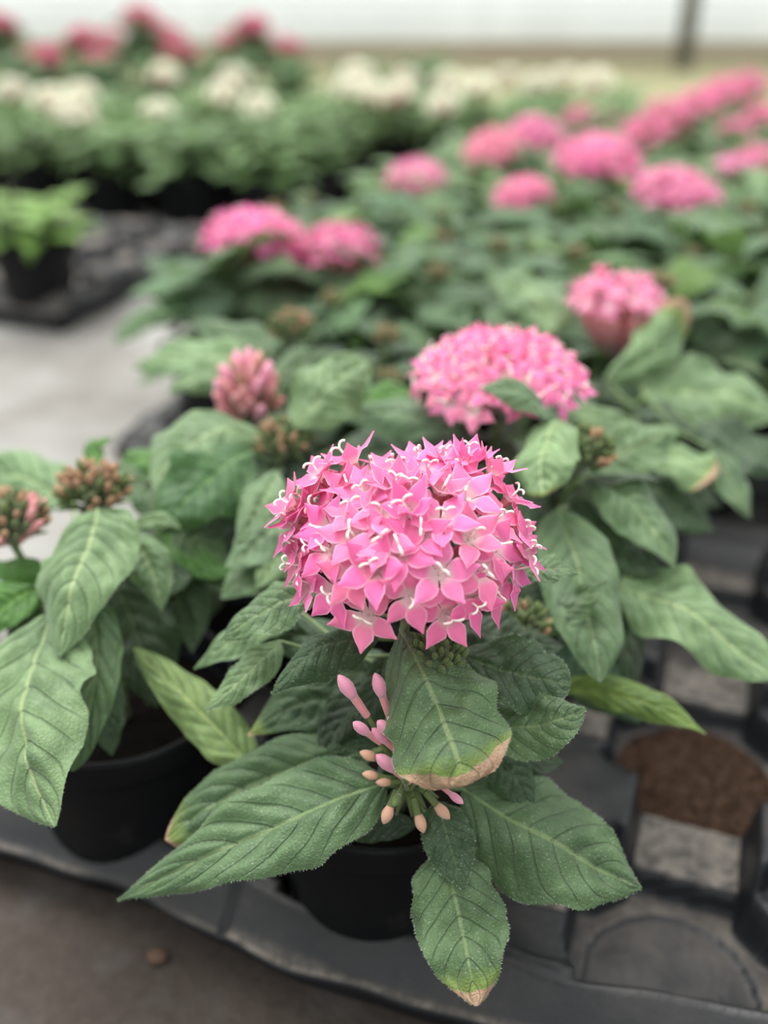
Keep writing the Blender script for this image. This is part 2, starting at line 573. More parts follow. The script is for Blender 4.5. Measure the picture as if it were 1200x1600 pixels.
def leaf_into(mb, P0, Pm, P2, wl, wr, nrm, fold=0.25, droop=0.35, wave=0.2, quilt=0.045, twist=(0, 0), a=0.72, b=0.95,
              brown=None, seed=0, nu=8, nv=20, petiole=None, curl=0.0, hairs=0, edge=0.16):
    P0, Pm, P2 = Vector(P0), Vector(Pm), Vector(P2)
    C = Pm * 2 - (P0 + P2) * 0.5
    L = (Pm - P0).length + (P2 - Pm).length
    rs = random.Random(seed)
    ph = rs.uniform(0, 6.28); ph2 = rs.uniform(0, 6.28); fr = rs.uniform(1.6, 2.6)
    grid_ids = []
    frames = []
    for i in range(nv + 1):
        t = i / nv
        te = t if t < 0.9 else t
        p = P0 * (1 - te) ** 2 + C * 2 * te * (1 - te) + P2 * te ** 2
        T = ((C - P0) * (1 - te) + (P2 - C) * te)
        T.normalize()
        N = Vector(nrm) if not isinstance(nrm, list) else Vector(nrm[0]) * (1 - t) + Vector(nrm[1]) * t
        N = N - T * N.dot(T)
        if N.length < 1e-4: N = T.orthogonal()
        N.normalize()
        tw = radians(twist[0] * (1 - t) + twist[1] * t)
        N = Matrix.Rotation(tw, 3, T) @ N
        Sd = T.cross(N).normalized()
        w0 = wprof(t, a, b)
        row = []
        for j in range(2 * nu + 1):
            u = (j - nu) / nu
            au = abs(u)
            w = (wl if u < 0 else wr)
            jag = 1 + edge * (noise.noise(Vector((t * 7 + seed, 3.1 if u < 0 else 9.7, 0)))) 
            w = w * w0 * jag
            wm = max(w, 0.0006)
            q = (t - VK * au ** VE) * NVEIN
            bul = abs(sin(pi * q)) ** 0.7 * (1 - au ** 3) * smooth(0, 0.12, au) * min(1, w0 * 1.4)
            hgt = fold * au * wm - droop * au * au * wm + quilt * L * 0.55 * (bul - 0.35 * min(1, w0))
            hgt += wave * wm * au * au * sin(fr * 2 * pi * t + (ph if u < 0 else ph2))
            hgt += 0.32 * wm * noise.noise(Vector((u * 1.3, t * 3.0, seed * 1.7))) + 0.10 * wm * noise.noise(Vector((u * 3.2, t * 9.0, seed * 0.7)))
            uu = u * wm * (1 - 0.12 * abs(fold - droop * au))
            if curl:
                hgt += curl * wm * au ** 3
                uu *= 1 - 0.25 * abs(curl) * au ** 3
            br = 0.0
            if brown:
                b0 = brown[0]; em = brown[1] if len(brown) > 1 else 0.12
                br = smooth(b0 - 0.22, b0 + 0.16, t + em * (au ** 2) * smooth(b0 - 0.4, b0, t))
            row.append(mb.vert(p + Sd * uu + N * hgt, ((u + 1) / 2, t), br))
        grid_ids.append(row)
        frames.append((p, T, N, Sd))
    for i in range(nv):
        for j in range(2 * nu):
            mb.face(grid_ids[i][j], grid_ids[i][j + 1], grid_ids[i + 1][j + 1], grid_ids[i + 1][j])
    # raised midrib below the blade
    ribs = []; rad = []
    for i in range(0, nv + 1, max(1, nv // 10)):
        t = i / nv
        c = Vector(mb.v[grid_ids[i][nu]])
        ribs.append(c - frames[i][2] * 0.0004); rad.append(max(0.00022, 0.0011 * (L / 0.08) * (1 - t) ** 0.8))
    if petiole is not None:
        q = Vector(petiole)
        mid = (q + P0) * 0.5 + Vector((0, 0, -0.15 * (q - P0).length))
        pts = [q * (1 - k / 5) ** 2 + mid * 2 * (k / 5) * (1 - k / 5) + P0 * (k / 5) ** 2 for k in range(5)]
        ribs = pts + ribs; rad = [rad[0] * 1.25] * 5 + rad
    mb.tube(ribs, rad, 5, uv=(0.5, 0.3))
    # fine hairs along the margin
    if hairs:
        for _ in range(hairs):
            i = rs.randrange(1, nv); sdn = rs.choice((-1, 1))
            j = 0 if sdn < 0 else 2 * nu
            k = rs.random()
            p = Vector(mb.v[grid_ids[i][j]]) * (1 - k) + Vector(mb.v[grid_ids[i + 1][j]]) * k
            d = (frames[i][3] * sdn + frames[i][2] * rs.uniform(-0.1, 0.7) + frames[i][1] * rs.uniform(-0.2, 0.5)).normalized()
            l = rs.uniform(0.0004, 0.0009)
            s = frames[i][1] * 0.00004
            mb.cur = 1
            x0 = mb.vert(p - s, (0.5, 0.3)); x1 = mb.vert(p + s, (0.5, 0.3)); x2 = mb.vert(p + d * l, (0.5, 0.3))
            mb.face(x0, x1, x2)
            mb.cur = 0

M_HAIR = simple('leaf_hair', (0.34, 0.42, 0.30), (0.46, 0.54, 0.42), 100, 0.6, 0.3)

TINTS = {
    'n': (1.0, 1.0, 1.0), 'd': (0.50, 0.57, 0.55), 'dd': (0.26, 0.32, 0.27), 'l': (1.95, 1.75, 1.9), 'p': (2.4, 2.15, 2.3),  # d, dd: dark greens, also shade painted into the inner leaves
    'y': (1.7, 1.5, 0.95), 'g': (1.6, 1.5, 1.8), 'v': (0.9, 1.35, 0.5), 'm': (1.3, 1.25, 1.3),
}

def px_leaf(root, stempts, base, mid, tip, wpx, tint='n', nrm=(0, -0.45, 0.9), hero=True, split=(1, 1), twist=(0, 0), **kw):
    """A leaf from where its midrib runs; wpx is its apparent full width."""
    P0, Pm, P2 = at(*base), at(*mid), at(*tip)
    T = (P2 - P0).normalized()
    N = Vector(nrm) if not isinstance(nrm, list) else (Vector(nrm[0]) + Vector(nrm[1]))
    N = (N - T * N.dot(T)).normalized()
    N = Matrix.Rotation(radians((twist[0] + twist[1]) / 2), 3, T) @ N
    Sd = T.cross(N)
    view = (Pm - CAM).normalized()
    Tp = (T - view * T.dot(view)).normalized()
    Sp = Sd - view * Sd.dot(view)
    perp = (Sp - Tp * Sp.dot(Tp)).length
    w = wpx * mid[2] / F / max(perp, 0.35)
    mb = MB()
    q = None
    if stempts:
        q = min(stempts, key=lambda p: (p - P0).length + max(0, p.z - P0.z) * 1.0)
    loc = root.location
    kw.setdefault('nu', 13 if hero else 7); kw.setdefault('nv', 52 if hero else 22)
    leaf_into(mb, P0 - loc, Pm - loc, P2 - loc, w * 0.5 * split[0], w * 0.5 * split[1], nrm, petiole=None if q is None else q - loc,
              seed=int(base[0] * 3 + tip[1]), twist=twist, **kw)
    o = link('leaf', mb.mesh('leaf', [M_LEAF, M_HAIR]), root)
    c = TINTS[tint] if isinstance(tint, str) else tint
    o.color = (*c, 1)
    return o

# generic leaves, unit length along +Y, face up +Z
def unit_leaf(k, nu=6, nv=16):
    rs = random.Random(100 + k)
    mb = MB()
    h = rs.uniform(0.03, 0.12); dz = rs.uniform(-0.35, 0.0)
    leaf_into(mb, (0, 0, 0), (rs.uniform(-.04, .04), 0.5, h), (rs.uniform(-.08, .08), 0.97, dz), rs.uniform(.19, .235), rs.uniform(.19, .235), (0, 0, 1),
              fold=rs.uniform(0.1, 0.4), droop=rs.uniform(0.2, 0.5), wave=rs.uniform(0.1, 0.35), quilt=0.03, seed=k, nu=nu, nv=nv, a=0.78, b=1.12)
    return mb.mesh('leaf', [M_LEAF])
UNIT = [unit_leaf(k) for k in range(9)]
UNIT_LO = []
for k in range(5):
    mbx = MB()
    rs = random.Random(300 + k)
    leaf_into(mbx, (0, 0, 0), (0, 0.5, rs.uniform(.03, .12)), (0, 0.97, rs.uniform(-.35, 0)), .21, .21, (0, 0, 1), nu=3, nv=8, seed=k, quilt=0.02)
    UNIT_LO.append(mbx)

# ------------------------------------------------------------------ pot
def pot_mesh(n=72):
    mb = MB()
    mb.lathe([(0.0, 0.002), (0.036, 0.002), (0.0385, 0.0), (0.0405, 0.002), (0.0425, 0.02), (0.0485, 0.074), (0.0490, 0.0765), (0.0525, 0.0775),
              (0.0532, 0.080), (0.0538, 0.090), (0.0534, 0.0925), (0.0518, 0.0925), (0.0508, 0.090), (0.0498, 0.080), (0.0480, 0.070), (0.0415, 0.012), (0.0, 0.010)], n)
    return mb.mesh('pot', [M_POT])
def soil_mesh():
    mb = MB()
    n, k = 40, 12
    c = mb.vert((0, 0, 0.073))
    prev = None
    for i in range(1, k + 1):
        r = 0.0478 * i / k
        ring = []
        for j in range(n):
            x, y = r * cos(2 * pi * j / n), r * sin(2 * pi * j / n)
            ring.append(mb.vert((x, y, 0.072 + 0.003 * noise.noise(Vector((x * 120, y * 120, 2))))))
        for j in range(n):
            if prev is None: mb.face(c, ring[j], ring[(j + 1) % n])
            else: mb.face(prev[j], ring[j], ring[(j + 1) % n], prev[(j + 1) % n])
        prev = ring
    return mb.mesh('soil', [M_SOIL])
ME_POT, ME_POT_LO, ME_SOIL = pot_mesh(), pot_mesh(28), soil_mesh()
POTZ = 0.0095

def add_pot(root, lo=False):
    link('pot', ME_POT_LO if lo else ME_POT, root)
    link('soil', ME_SOIL, root)

# ------------------------------------------------------------------ florets
def floret_into(mb, seed, op=72, size=1.0, M=None, nu=2, nv=7, tube=True, tl=0.020, style=True):
    """petals leave the throat at the origin, tube runs down -Z; material 0 petal, 1 style, 2 tube"""
    rs = random.Random(seed)
    M = M or Matrix.Identity(4)
    def V(p): return M @ (Vector(p) * size)
    r0 = 0.0016
    spin = rs.uniform(0, 6.28)
    for k in range(5):
        az = spin + 2 * pi * k / 5 + rs.uniform(-.1, .1)
        phi = radians(op + rs.uniform(-12, 12))
        Lp = 0.0106 * rs.uniform(0.93, 1.1); wp = 0.0031 * rs.uniform(0.9, 1.1)
        dr = Vector((cos(az), sin(az), 0)); ds = Vector((-sin(az), cos(az), 0))
        rec = rs.uniform(-0.35, 0.45); tw = rs.uniform(-0.35, 0.35)
        rows = []
        p = dr * r0 + Vector((0, 0, -0.0004))
        ang = phi * 0.55
        for i in range(nv + 1):
            t = i / nv
            tang = dr * sin(ang) + Vector((0, 0, cos(ang)))
            nor = Vector((0, 0, sin(ang))) - dr * cos(ang)
            if i: p = p + tang * (Lp / nv)
            ang = phi * (0.55 + 0.45 * min(1, t * 2.6)) + rec * max(0, t - 0.5)
            w = wp * (0.34 + 0.66 * smooth(0, 0.42, t)) * (1 - smooth(0.42, 1.05, t) ** 1.15) + 0.00012
            sd = ds * cos(tw * t) + nor * sin(tw * t)
            row = []
            for j in range(-nu, nu + 1):
                u = j / nu
                hh = 0.22 * abs(u) * w + 0.0003 * (1 - abs(u)) - (0.35 * w * u * u if t > 0.5 else 0.1 * w * u * u)
                row.append(mb.vert(V(p + sd * (u * w) + nor * hh), ((u + 1) / 2, t)))
            rows.append(row)
        mb.cur = 0
        for i in range(nv):
            for j in range(2 * nu):
                mb.face(rows[i][j], rows[i][j + 1], rows[i + 1][j + 1], rows[i + 1][j])
    if tube:
        mb.cur = 2
        pts = [V((0, 0, -tl)), V((0, 0, -tl * 0.5)), V((0, 0, -0.004)), V((0, 0, -0.0015)), V((0, 0, 0.0002))]
        mb.tube(pts, [0.0008 * size, 0.0009 * size, 0.0012 * size, 0.0017 * size, 0.0020 * size], 7, cap=False, uv=(0.5, 0.0))
        mb.cur = 0
        c = mb.vert(V((0, 0, -0.001)), (0.5, 0.0))
        rg = [mb.vert(V((0.0019 * cos(6.283 * j / 7), 0.0019 * sin(6.283 * j / 7), 0.0)), (0.5, 0.05)) for j in range(7)]
        for j in range(7): mb.face(c, rg[j], rg[(j + 1) % 7])
    if style:
        mb.cur = 1
        ln = Vector((rs.uniform(-.22, .22), rs.uniform(-.22, .22), 1)).normalized()
        h = rs.uniform(0.0035, 0.0065)
        fork = ln * h
        mb.tube([V((0, 0, -0.001)), V(ln * h * 0.5), V(fork)], 0.00036 * size, 5)
        a0 = rs.uniform(0, 6.28)
        side = Vector((cos(a0), sin(a0), 0)); side = (side - ln * side.dot(ln)).normalized()
        crl = rs.uniform(0.5, 3.6)
        for sg in (-1, 1):
            p = Vector(fork); ang = radians(28)
            pts = [p.copy()]
            for i in range(5):
                d = side * sg * sin(ang) + ln * cos(ang)
                p = p + d * 0.00082
                ang += radians(18) + crl * 0.13 * i * 0.6
                pts.append(p.copy())
            mb.tube([V(q) for q in pts], [0.00036 * size] * 3 + [0.00043 * size] * 2 + [0.00040 * size], 5)
        mb.cur = 0

FLO = {}
def floret_mesh(kind, v):
    if (kind, v) not in FLO:
        mb = MB()
        op = {'open': 84, 'mid': 66, 'cup': 42}[kind]
        floret_into(mb, v * 13 + hash(kind) % 1 + len(kind) * 7, op)
        FLO[(kind, v)] = mb.mesh('floret', [M_PETAL, M_STYLE, M_TUBE])
    return FLO[(kind, v)]

def frame_from(z, spin):
    z = z.normalized()
    xx = z.orthogonal().normalized()
    R = Matrix((xx, z.cross(xx), z)).transposed()
    return R @ Matrix.Rotation(spin, 3, 'Z')

PINK = (0.84, 0.178, 0.41)

def receptacle_into(mb, c, rad, n, rs, base):
    """short calyces and pedicels under the florets"""
    for i in range(n):
        th = rs.uniform(0, 6.28); ph = sqrt(rs.random()) * 1.45
        d = Vector((sin(ph) * cos(th), sin(ph) * sin(th), cos(ph) * 0.8))
        e_ = c + d * rad * 0.42
        mb.tube([base, base * 0.4 + e_ * 0.6 + Vector((0, 0, 0.001)), e_], [0.0009, 0.0008, 0.0013], 5)

def px_head(root, px, py, d, a, c, centers, nfill, pink=PINK, sub=True, seed=1, lo_polar=112, fs=1.06, md0=0.0128):
    C = at(px, py, d)
    rs = random.Random(seed)
    loc = root.location
    pts = []
    for qx, qy in centers:
        r = ray(qx, qy).normalized()
        # intersect with the ellipsoid of floret faces
        sc = Vector((1 / a, 1 / a, 1 / c))
        o_ = CAM - C
        oo = Vector((o_.x * sc.x, o_.y * sc.y, o_.z * sc.z)); rr = Vector((r.x * sc.x, r.y * sc.y, r.z * sc.z))
        A2 = rr.dot(rr); B2 = 2 * oo.dot(rr); C2 = oo.dot(oo) - 1
        disc = B2 * B2 - 4 * A2 * C2
        t = (-B2 - sqrt(disc)) / (2 * A2) if disc > 0 else -B2 / (2 * A2)
        p = CAM + r * t - C
        pts.append(p)
    k = 0; tries = 0
    md = md0
    while k < nfill and tries < 4000:
        tries += 1
        z = rs.uniform(cos(radians(lo_polar)), 1); th = rs.uniform(0, 6.28)
        s = sqrt(1 - z * z)
        p = Vector((a * s * cos(th), a * s * sin(th), c * z))
        dmin = min([(p - q).length for q in pts] or [1])
        if dmin < (md * 0.72 if (z > 0.30 or p.y > 0.004) else md): continue
        pts.append(p); k += 1
    base = Vector((0, 0, -c * 0.75))
    mb = MB()
    hd = None
    receptacle_into(mb, Vector((0, 0, -0.004)), a * 1.2, 46, rs, base)
    hd = link('flower_head', mb.mesh('flower_head', [M_TUBE]), root, C - loc)
    for i, p in enumerate(pts):
        nE = Vector((p.x / a ** 2, p.y / a ** 2, p.z / c ** 2)).normalized()
        nB = (p - base).normalized()
        nn = (nE * 0.5 + nB * 0.5 + Vector((rs.uniform(-.16, .16), rs.uniform(-.16, .16) - 0.12, rs.uniform(-.12, .16) + 0.14))).normalized()
        pol = p.z / c
        kind = 'cup' if pol > 0.78 and rs.random() < 0.6 else ('mid' if pol > 0.35 and rs.random() < 0.75 else ('open' if rs.random() < 0.85 else 'mid'))
        me = floret_mesh(kind, rs.randrange(5))
        f = link('floret', me, hd)
        M = frame_from(nn, rs.uniform(0, 6.28)).to_4x4()
        s = fs * rs.uniform(0.92, 1.06)
        f.matrix_basis = Matrix.Translation(p * 0.985) @ M @ Matrix.Scale(s, 4)
        j = rs.uniform(0.9, 1.1)
        f.color = (min(1, pink[0] * j), pink[1] * j * rs.uniform(.85, 1.2), pink[2] * j * rs.uniform(.9, 1.12), 1)
    return hd, C

HEADS = {}
def far_head_mesh(v, n=46, a=0.031, c=0.023, nv=4, style=True, op=64):
    key = (v, n, a, c, style)
    if key in HEADS: return HEADS[key]
    rs = random.Random(v * 31 + n)
    mb = MB()
    base = Vector((0, 0, -c * 0.9))
    ga = pi * (3 - sqrt(5))
    for i in range(n):
        z = 1 - (1 + 0.30) * (i + 0.5) / n
        s = sqrt(max(0, 1 - z * z)); th = i * ga + rs.uniform(-.2, .2)
        p = Vector((a * s * cos(th), a * s * sin(th), c * z)) * rs.uniform(0.92, 1.05)
        nn = ((p - base).normalized() + Vector((rs.uniform(-.2, .2), rs.uniform(-.2, .2), rs.uniform(-.1, .2)))).normalized()
        M = Matrix.Translation(p) @ frame_from(nn, rs.uniform(0, 6.28)).to_4x4()
        floret_into(mb, v * 100 + i, op, 1.1, M, nu=1, nv=nv, style=style)
    mb.cur = 2
    receptacle_into(mb, Vector((0, 0, -0.003)), a, 16, rs, base)
    HEADS[key] = mb.mesh('flower_head', [M_PETAL, M_STYLE, M_TUBE])
    return HEADS[key]

# ------------------------------------------------------------------ buds
def bud_into(mb, p, d, L, r, mats=(0, 1), n=7):
    """a club: calyx below, swollen bud above"""
    d = d.normalized()
    mb.cur = mats[0]
    mb.tube([p, p + d * L * 0.5], [r * 0.52, r * 0.62], n, cap=False)
    mb.cur = mats[1]
    ks = [(0.48, 0.62), (0.58, 0.84), (0.70, 1.0), (0.82, 0.88), (0.93, 0.52), (1.0, 0.12)]
    mb.tube([p + d * L * k for k, _ in ks], [r * q for _, q in ks], n)
    mb.cur = mats[0]

def bud_mesh(L, r, ma, mb_, name='bud'):
    mb = MB()
    bud_into(mb, Vector((0, 0, 0)), Vector((0, 0, 1)), L, r, (0, 1), 8)
    return mb.mesh(name, [ma, mb_])
BUDS = {
    'green': bud_mesh(0.0088, 0.0012, M_CALYX, M_CALYX), 'blush': bud_mesh(0.0098, 0.00138, M_CALYX, M_BUDTIP),
    'rose': bud_mesh(0.017, 0.0022, M_BUDTUBE, M_BUDPINK), 'tan': bud_mesh(0.010, 0.0017, M_CALYX, M_BUDTAN),
    'salmon': bud_mesh(0.016, 0.0018, M_BUDTUBE, M_BUDTUBE),
}

def bud_cluster(root, C, rad, n, kinds, seed, sub=True, up=Vector((0, 0, 1)), squash=0.75, scale=1.0):
    rs = random.Random(seed)
    loc = root.location
    mb = MB()
    base = -up * rad * 0.9
    for i in range(max(8, n // 2)):
        th = rs.uniform(0, 6.28); ph = rs.uniform(0, 1.5)
        d = Vector((sin(ph) * cos(th), sin(ph) * sin(th), cos(ph)))
        if d.dot(up) < 0: d = -d
        mb.tube([base, base * 0.4 + d * rad * 0.3, d * rad * 0.62], [0.0012, 0.001, 0.0013], 5)
    # small bracts round the cluster
    for i in range(7):
        th = i * 0.9 + rs.uniform(-.2, .2)
        d = Vector((cos(th), sin(th), rs.uniform(-.1, .5)))
        p0 = base * 0.6 + d * rad * 0.25
        mb.tube([p0, p0 + d * rad * 0.4 + Vector((0, 0, .001)), p0 + d * rad * 0.85], [0.0012, 0.0016, 0.0003], 5)
    ga = pi * (3 - sqrt(5))
    hd = link('bud_cluster', mb.mesh('bud_cluster', [M_CALYX]), root, C - loc)
    R = frame_from(up, 0)
    for i in range(n):
        z = 1 - 1.15 * (i + 0.5) / n
        s = sqrt(max(0, 1 - z * z)); th = i * ga + rs.uniform(-.25, .25)
        dl = Vector((s * cos(th), s * sin(th), z))
        d = R @ dl
        p = R @ Vector((dl.x * rad, dl.y * rad, dl.z * rad * squash))
        dirn = (p - base).normalized() + Vector((rs.uniform(-.2, .2), rs.uniform(-.2, .2), rs.uniform(-.1, .2)))
        kd = rs.choice(kinds)
        me = BUDS[kd]
        Lb = {'green': 0.0075, 'blush': 0.0085, 'rose': 0.017, 'tan': 0.009, 'salmon': 0.016}[kd]
        sc = scale * rs.uniform(0.85, 1.15)
        o = link('bud', me, hd)
        o.matrix_basis = Matrix.Translation(p - dirn.normalized() * Lb * sc * 0.75) @ frame_from(dirn, rs.uniform(0, 6)).to_4x4() @ Matrix.Scale(sc, 4)
    return hd

CLUST = {}
def far_cluster_mesh(kind, v):
    if (kind, v) in CLUST: return CLUST[(kind, v)]
    rs = random.Random(v + 50); mb = MB(); ga = pi * (3 - sqrt(5)); n = 34
    for i in range(n):
        z = 1 - 1.1 * (i + 0.5) / n; s = sqrt(max(0, 1 - z * z)); th = i * ga
        p = Vector((s * cos(th) * 0.013, s * sin(th) * 0.013, z * 0.010))
        d = p + Vector((0, 0, 0.012))
        bud_into(mb, p * 0.3, d, 0.012, 0.0018, (0, 1 if rs.random() < 0.35 else 0), 5)
    CLUST[(kind, v)] = mb.mesh('bud_cluster', [M_CALYX, M_BUDTIP])
    return CLUST[(kind, v)]

# ------------------------------------------------------------------ stems and generic foliage
def stem_pts(a, b, bend=0.25, n=10):
    a, b = Vector(a), Vector(b)
    c = Vector((a.x * 0.55 + b.x * 0.45, a.y * 0.55 + b.y * 0.45, a.z + (b.z - a.z) * (0.5 + bend * 0.4)))
    c.x += (a.x - b.x) * bend * 0.3 * -1; c.y += (a.y - b.y) * bend * 0.3 * -1
    return [a * (1 - k / n) ** 2 + c * 2 * (k / n) * (1 - k / n) + b * (k / n) ** 2 for k in range(n + 1)]

def stem_obj(root, stems):
    loc = root.location
    mb = MB()
    for pts in stems:
        m = len(pts)
        mb.tube([p - loc for p in pts], [0.0026 - 0.0010 * k / m for k in range(m)], 7)
    return link('stem', mb.mesh('stem', [M_STEM]), root)

def place_unit(root, me, P, d, L, roll=0.0, tint=(1, 1, 1), wid=1.0):
    """put a unit leaf with its base at P (world) pointing along d"""
    d = d.normalized()
    side = d.cross(Vector((0, 0, 1)))
    if side.length < 0.1: side = Vector((1, 0, 0))
    side.normalize(); nn = side.cross(d)
    R = Matrix((side, d, nn)).transposed() @ Matrix.Rotation(roll, 3, 'Y')
    o = link('leaf', me, root)
    o.matrix_basis = Matrix.Translation(P - root.location) @ R.to_4x4() @ Matrix.Diagonal((L * wid, L, L, 1))
    o.color = (*tint, 1)
    return o

def leaf_specs(stems, rs, size=1.0, lo=0.30, pairs=(4, 5), lmax=0.088):
    out = []
    for pts in stems:
        npair = rs.randint(*pairs)
        az = rs.uniform(0, 6.28)
        for k in range(npair):
            f = lo + (0.97 - lo) * (k + 0.5) / npair
            x = f * (len(pts) - 1); i = min(int(x), len(pts) - 2)
            P = pts[i].lerp(pts[i + 1], x - i)
            az += pi / 2 + rs.uniform(-.35, .35)
            for sg in (0, pi):
                aa = az + sg + rs.uniform(-.25, .25)
                el = rs.uniform(-0.15, 0.55) - 0.25 * (1 - f)
                d = Vector((cos(aa) * cos(el), sin(aa) * cos(el), sin(el)))
                L = size * (lmax - 0.034 * f) * rs.uniform(0.8, 1.15)
                v = rs.uniform(0.75, 1.45)
                t = (v * rs.uniform(.92, 1.1), v, v * rs.uniform(.95, 1.25))
                if rs.random() < 0.12: t = (t[0] * 1.1, t[1] * 1.25, t[2] * 0.45)
                out.append((P, d, L, rs.uniform(-.35, .35), t, rs.uniform(.9, 1.15)))
    return out

def random_plant(label, pot, seed, heads=(), extra=3, size=1.0, group=None, tint=1.0, keep=None, cat='plant'):
    """mid-distance plant with its own leaves; heads: list of (px,py,d,kind,scale)"""
    rs = random.Random(seed)
    root = thing('potted_pentas', label, cat, (pot.x, pot.y, POTZ), group)
    add_pot(root)
    soil = Vector((pot.x, pot.y, POTZ + 0.072))
    stems = []
    for (px, py, d, kind, sc) in heads:
        C = at(px, py, d)
        stems.append(stem_pts(soil + Vector((rs.uniform(-.01, .01), rs.uniform(-.01, .01), 0)), C - Vector((0, 0, 0.012 * sc)), rs.uniform(.1, .5)))
        if kind.startswith('pink'):
            o = link('flower_head', far_head_mesh(rs.randrange(3), 46 if kind == 'pink' else 24, 0.031 if kind == 'pink' else 0.026, 0.018), root, C - root.location)
            o.scale = (sc, sc, sc); o.rotation_euler = (rs.uniform(-.25, .1), rs.uniform(-.25, .25), rs.uniform(0, 6))
            j = rs.uniform(.9, 1.08)
            o.color = (PINK[0] * j, PINK[1] * j * rs.uniform(.9, 1.4), PINK[2] * j * rs.uniform(.95, 1.15), 1)
        else:
            o = link('bud_cluster', far_cluster_mesh('b', rs.randrange(2)), root, C - root.location)
            o.scale = (sc, sc, sc)
    for k in range(extra):
        aa = rs.uniform(0, 6.28); rr = rs.uniform(0.02, 0.06)
        tip = soil + Vector((cos(aa) * rr, sin(aa) * rr, rs.uniform(0.055, 0.095) * size))
        stems.append(stem_pts(soil + Vector((cos(aa) * .01, sin(aa) * .01, 0)), tip, .3))
        if rs.random() < 0.35:
            o = link('bud_cluster', far_cluster_mesh('b', rs.randrange(2)), root, tip - root.location)
            o.scale = (.85, .85, .85)
    stem_obj(root, stems)
    for (P, d, L, roll, t, w) in leaf_specs(stems, rs, size):
        if keep and not keep(P, d, L): continue
        place_unit(root, rs.choice(UNIT), P, d, L, roll, tuple(x * tint for x in t), w)
    return root

FOL = []
def far_foliage_mesh(k):
    rs = random.Random(900 + k)
    mb = MB()
    stems = []
    for i in range(5):
        aa = i * 1.26 + rs.uniform(-.3, .3); rr = rs.uniform(.015, .05)
        stems.append(stem_pts((0, 0, 0.072), (cos(aa) * rr, sin(aa) * rr, rs.uniform(.135, .175)), .3, 6))
    mb.cur = 1
    for pts in stems: mb.tube(pts, 0.002, 5, uv=(.5, .3))
    mb.cur = 0
    for (P, d, L, roll, t, w) in leaf_specs(stems, rs, 1.0, 0.2, (4, 5)):
        src = rs.choice(UNIT_LO)
        side = d.cross(Vector((0, 0, 1))).normalized(); nn = side.cross(d)
        R = Matrix((side, d, nn)).transposed() @ Matrix.Rotation(roll, 3, 'Y')
        off = len(mb.v)
        for i, p in enumerate(src.v):
            q = P + R @ (Vector(p) * L)
            mb.vert(q, src.uv.get(i, (.5, .3)))
        for f in src.f: mb.face(*[x + off for x in f])
    return mb.mesh('foliage', [M_LEAF, M_STEM])
FOL = [far_foliage_mesh(k) for k in range(4)]

def far_plant(label, x, y, seed, heads, color, group, tint=(1.2, 1.2, 1.15), lift=1.0, pot=True):
    """distant blurred plant: pot, foliage, flower heads at (dx,dy,z,scale)"""
    rs = random.Random(seed)
    root = thing('potted_pentas', label, 'plant', (x, y, POTZ), group)
    if pot: add_pot(root, True)
    f = link('foliage', FOL[rs.randrange(4)], root)
    f.rotation_euler = (0, 0, rs.uniform(0, 6.28)); f.scale = (1.1, 1.1, lift)
    v = rs.uniform(.85, 1.2); f.color = (tint[0] * v, tint[1] * v, tint[2] * v, 1)
    for (dx, dy, z, sc) in heads:
        h = link('flower_head', far_head_mesh(rs.randrange(2) + 10, 30, 0.031, 0.023, 3, False), root, (dx, dy, z - POTZ))
        h.scale = (sc,) * 3; h.rotation_euler = (rs.uniform(-.3, .1), rs.uniform(-.2, .2), rs.uniform(0, 6))
        j = rs.uniform(.88, 1.1)
        h.color = (min(1, color[0] * j), min(1, color[1] * j), min(1, color[2] * j), 1)
        mb = MB(); mb.tube([(0, 0, -0.05), (0, 0, -0.01)], 0.0018, 5)
        link('stem', mb.mesh('stem', [M_STEM]), root, (dx, dy, z - POTZ))
    return root

# ------------------------------------------------------------------ PLANT IN FRONT
P1 = grid(0, 0)
r1 = thing('potted_pentas', 'potted pentas in front with the sharp, full round head of pink star flowers', 'plant', (P1.x, P1.y, POTZ))
add_pot(r1)
soil1 = Vector((P1.x, P1.y, POTZ + 0.072))
CEN = [(556, 842), (625, 861), (687, 898), (640, 934), (573, 963), (698, 963), (523, 925), (585, 890), (752, 893), (510, 825), (640, 802), (690, 817),
       (735, 842), (794, 850), (598, 807), (619, 765), (485, 913), (548, 903), (735, 940), (768, 925), (800, 892), (555, 802), (525, 763), (480, 788),
       (468, 806), (729, 777), (775, 815), (754, 757), (687, 769), (583, 738), (550, 724), (617, 742), (658, 724), (698, 724), (733, 724), (796, 780),
       (456, 790), (458, 822), (494, 857), (465, 884), (600, 845), (655, 835), (470, 850), (820, 862), (808, 830), (645, 765), (570, 775), (710, 745), (500, 745), (770, 740)]
head1, C1 = px_head(r1, 640, 856, 0.322, 0.0325, 0.0262, CEN, 58, seed=5, lo_polar=100)
st = [stem_pts(soil1, C1 - Vector((0, 0, 0.022)), 0.3)]
# open bud cluster in front, two green clusters beside the head
B1 = at(628, 1212, 0.332); B2 = at(684, 1024, 0.324); B3 = at(815, 975, 0.385)
st.append(stem_pts(soil1 + Vector((0.006, -0.012, 0)), B1 - Vector((-0.006, -0.012, 0.012)), 0.5))
st.append(stem_pts(soil1 + Vector((0.008, 0.0, 0)), B2 - Vector((0, 0, 0.012)), 0.3))
st.append(stem_pts(soil1 + Vector((0.012, 0.006, 0)), B3 - Vector((0, 0, 0.012)), 0.3))
stem_obj(r1, st)
SP1 = [p for s in st for p in s[2:]]
bud_cluster(r1, B2, 0.0085, 44, ['green'], 3)
bud_cluster(r1, B3, 0.0100, 40, ['green', 'green', 'green', 'blush'], 4)
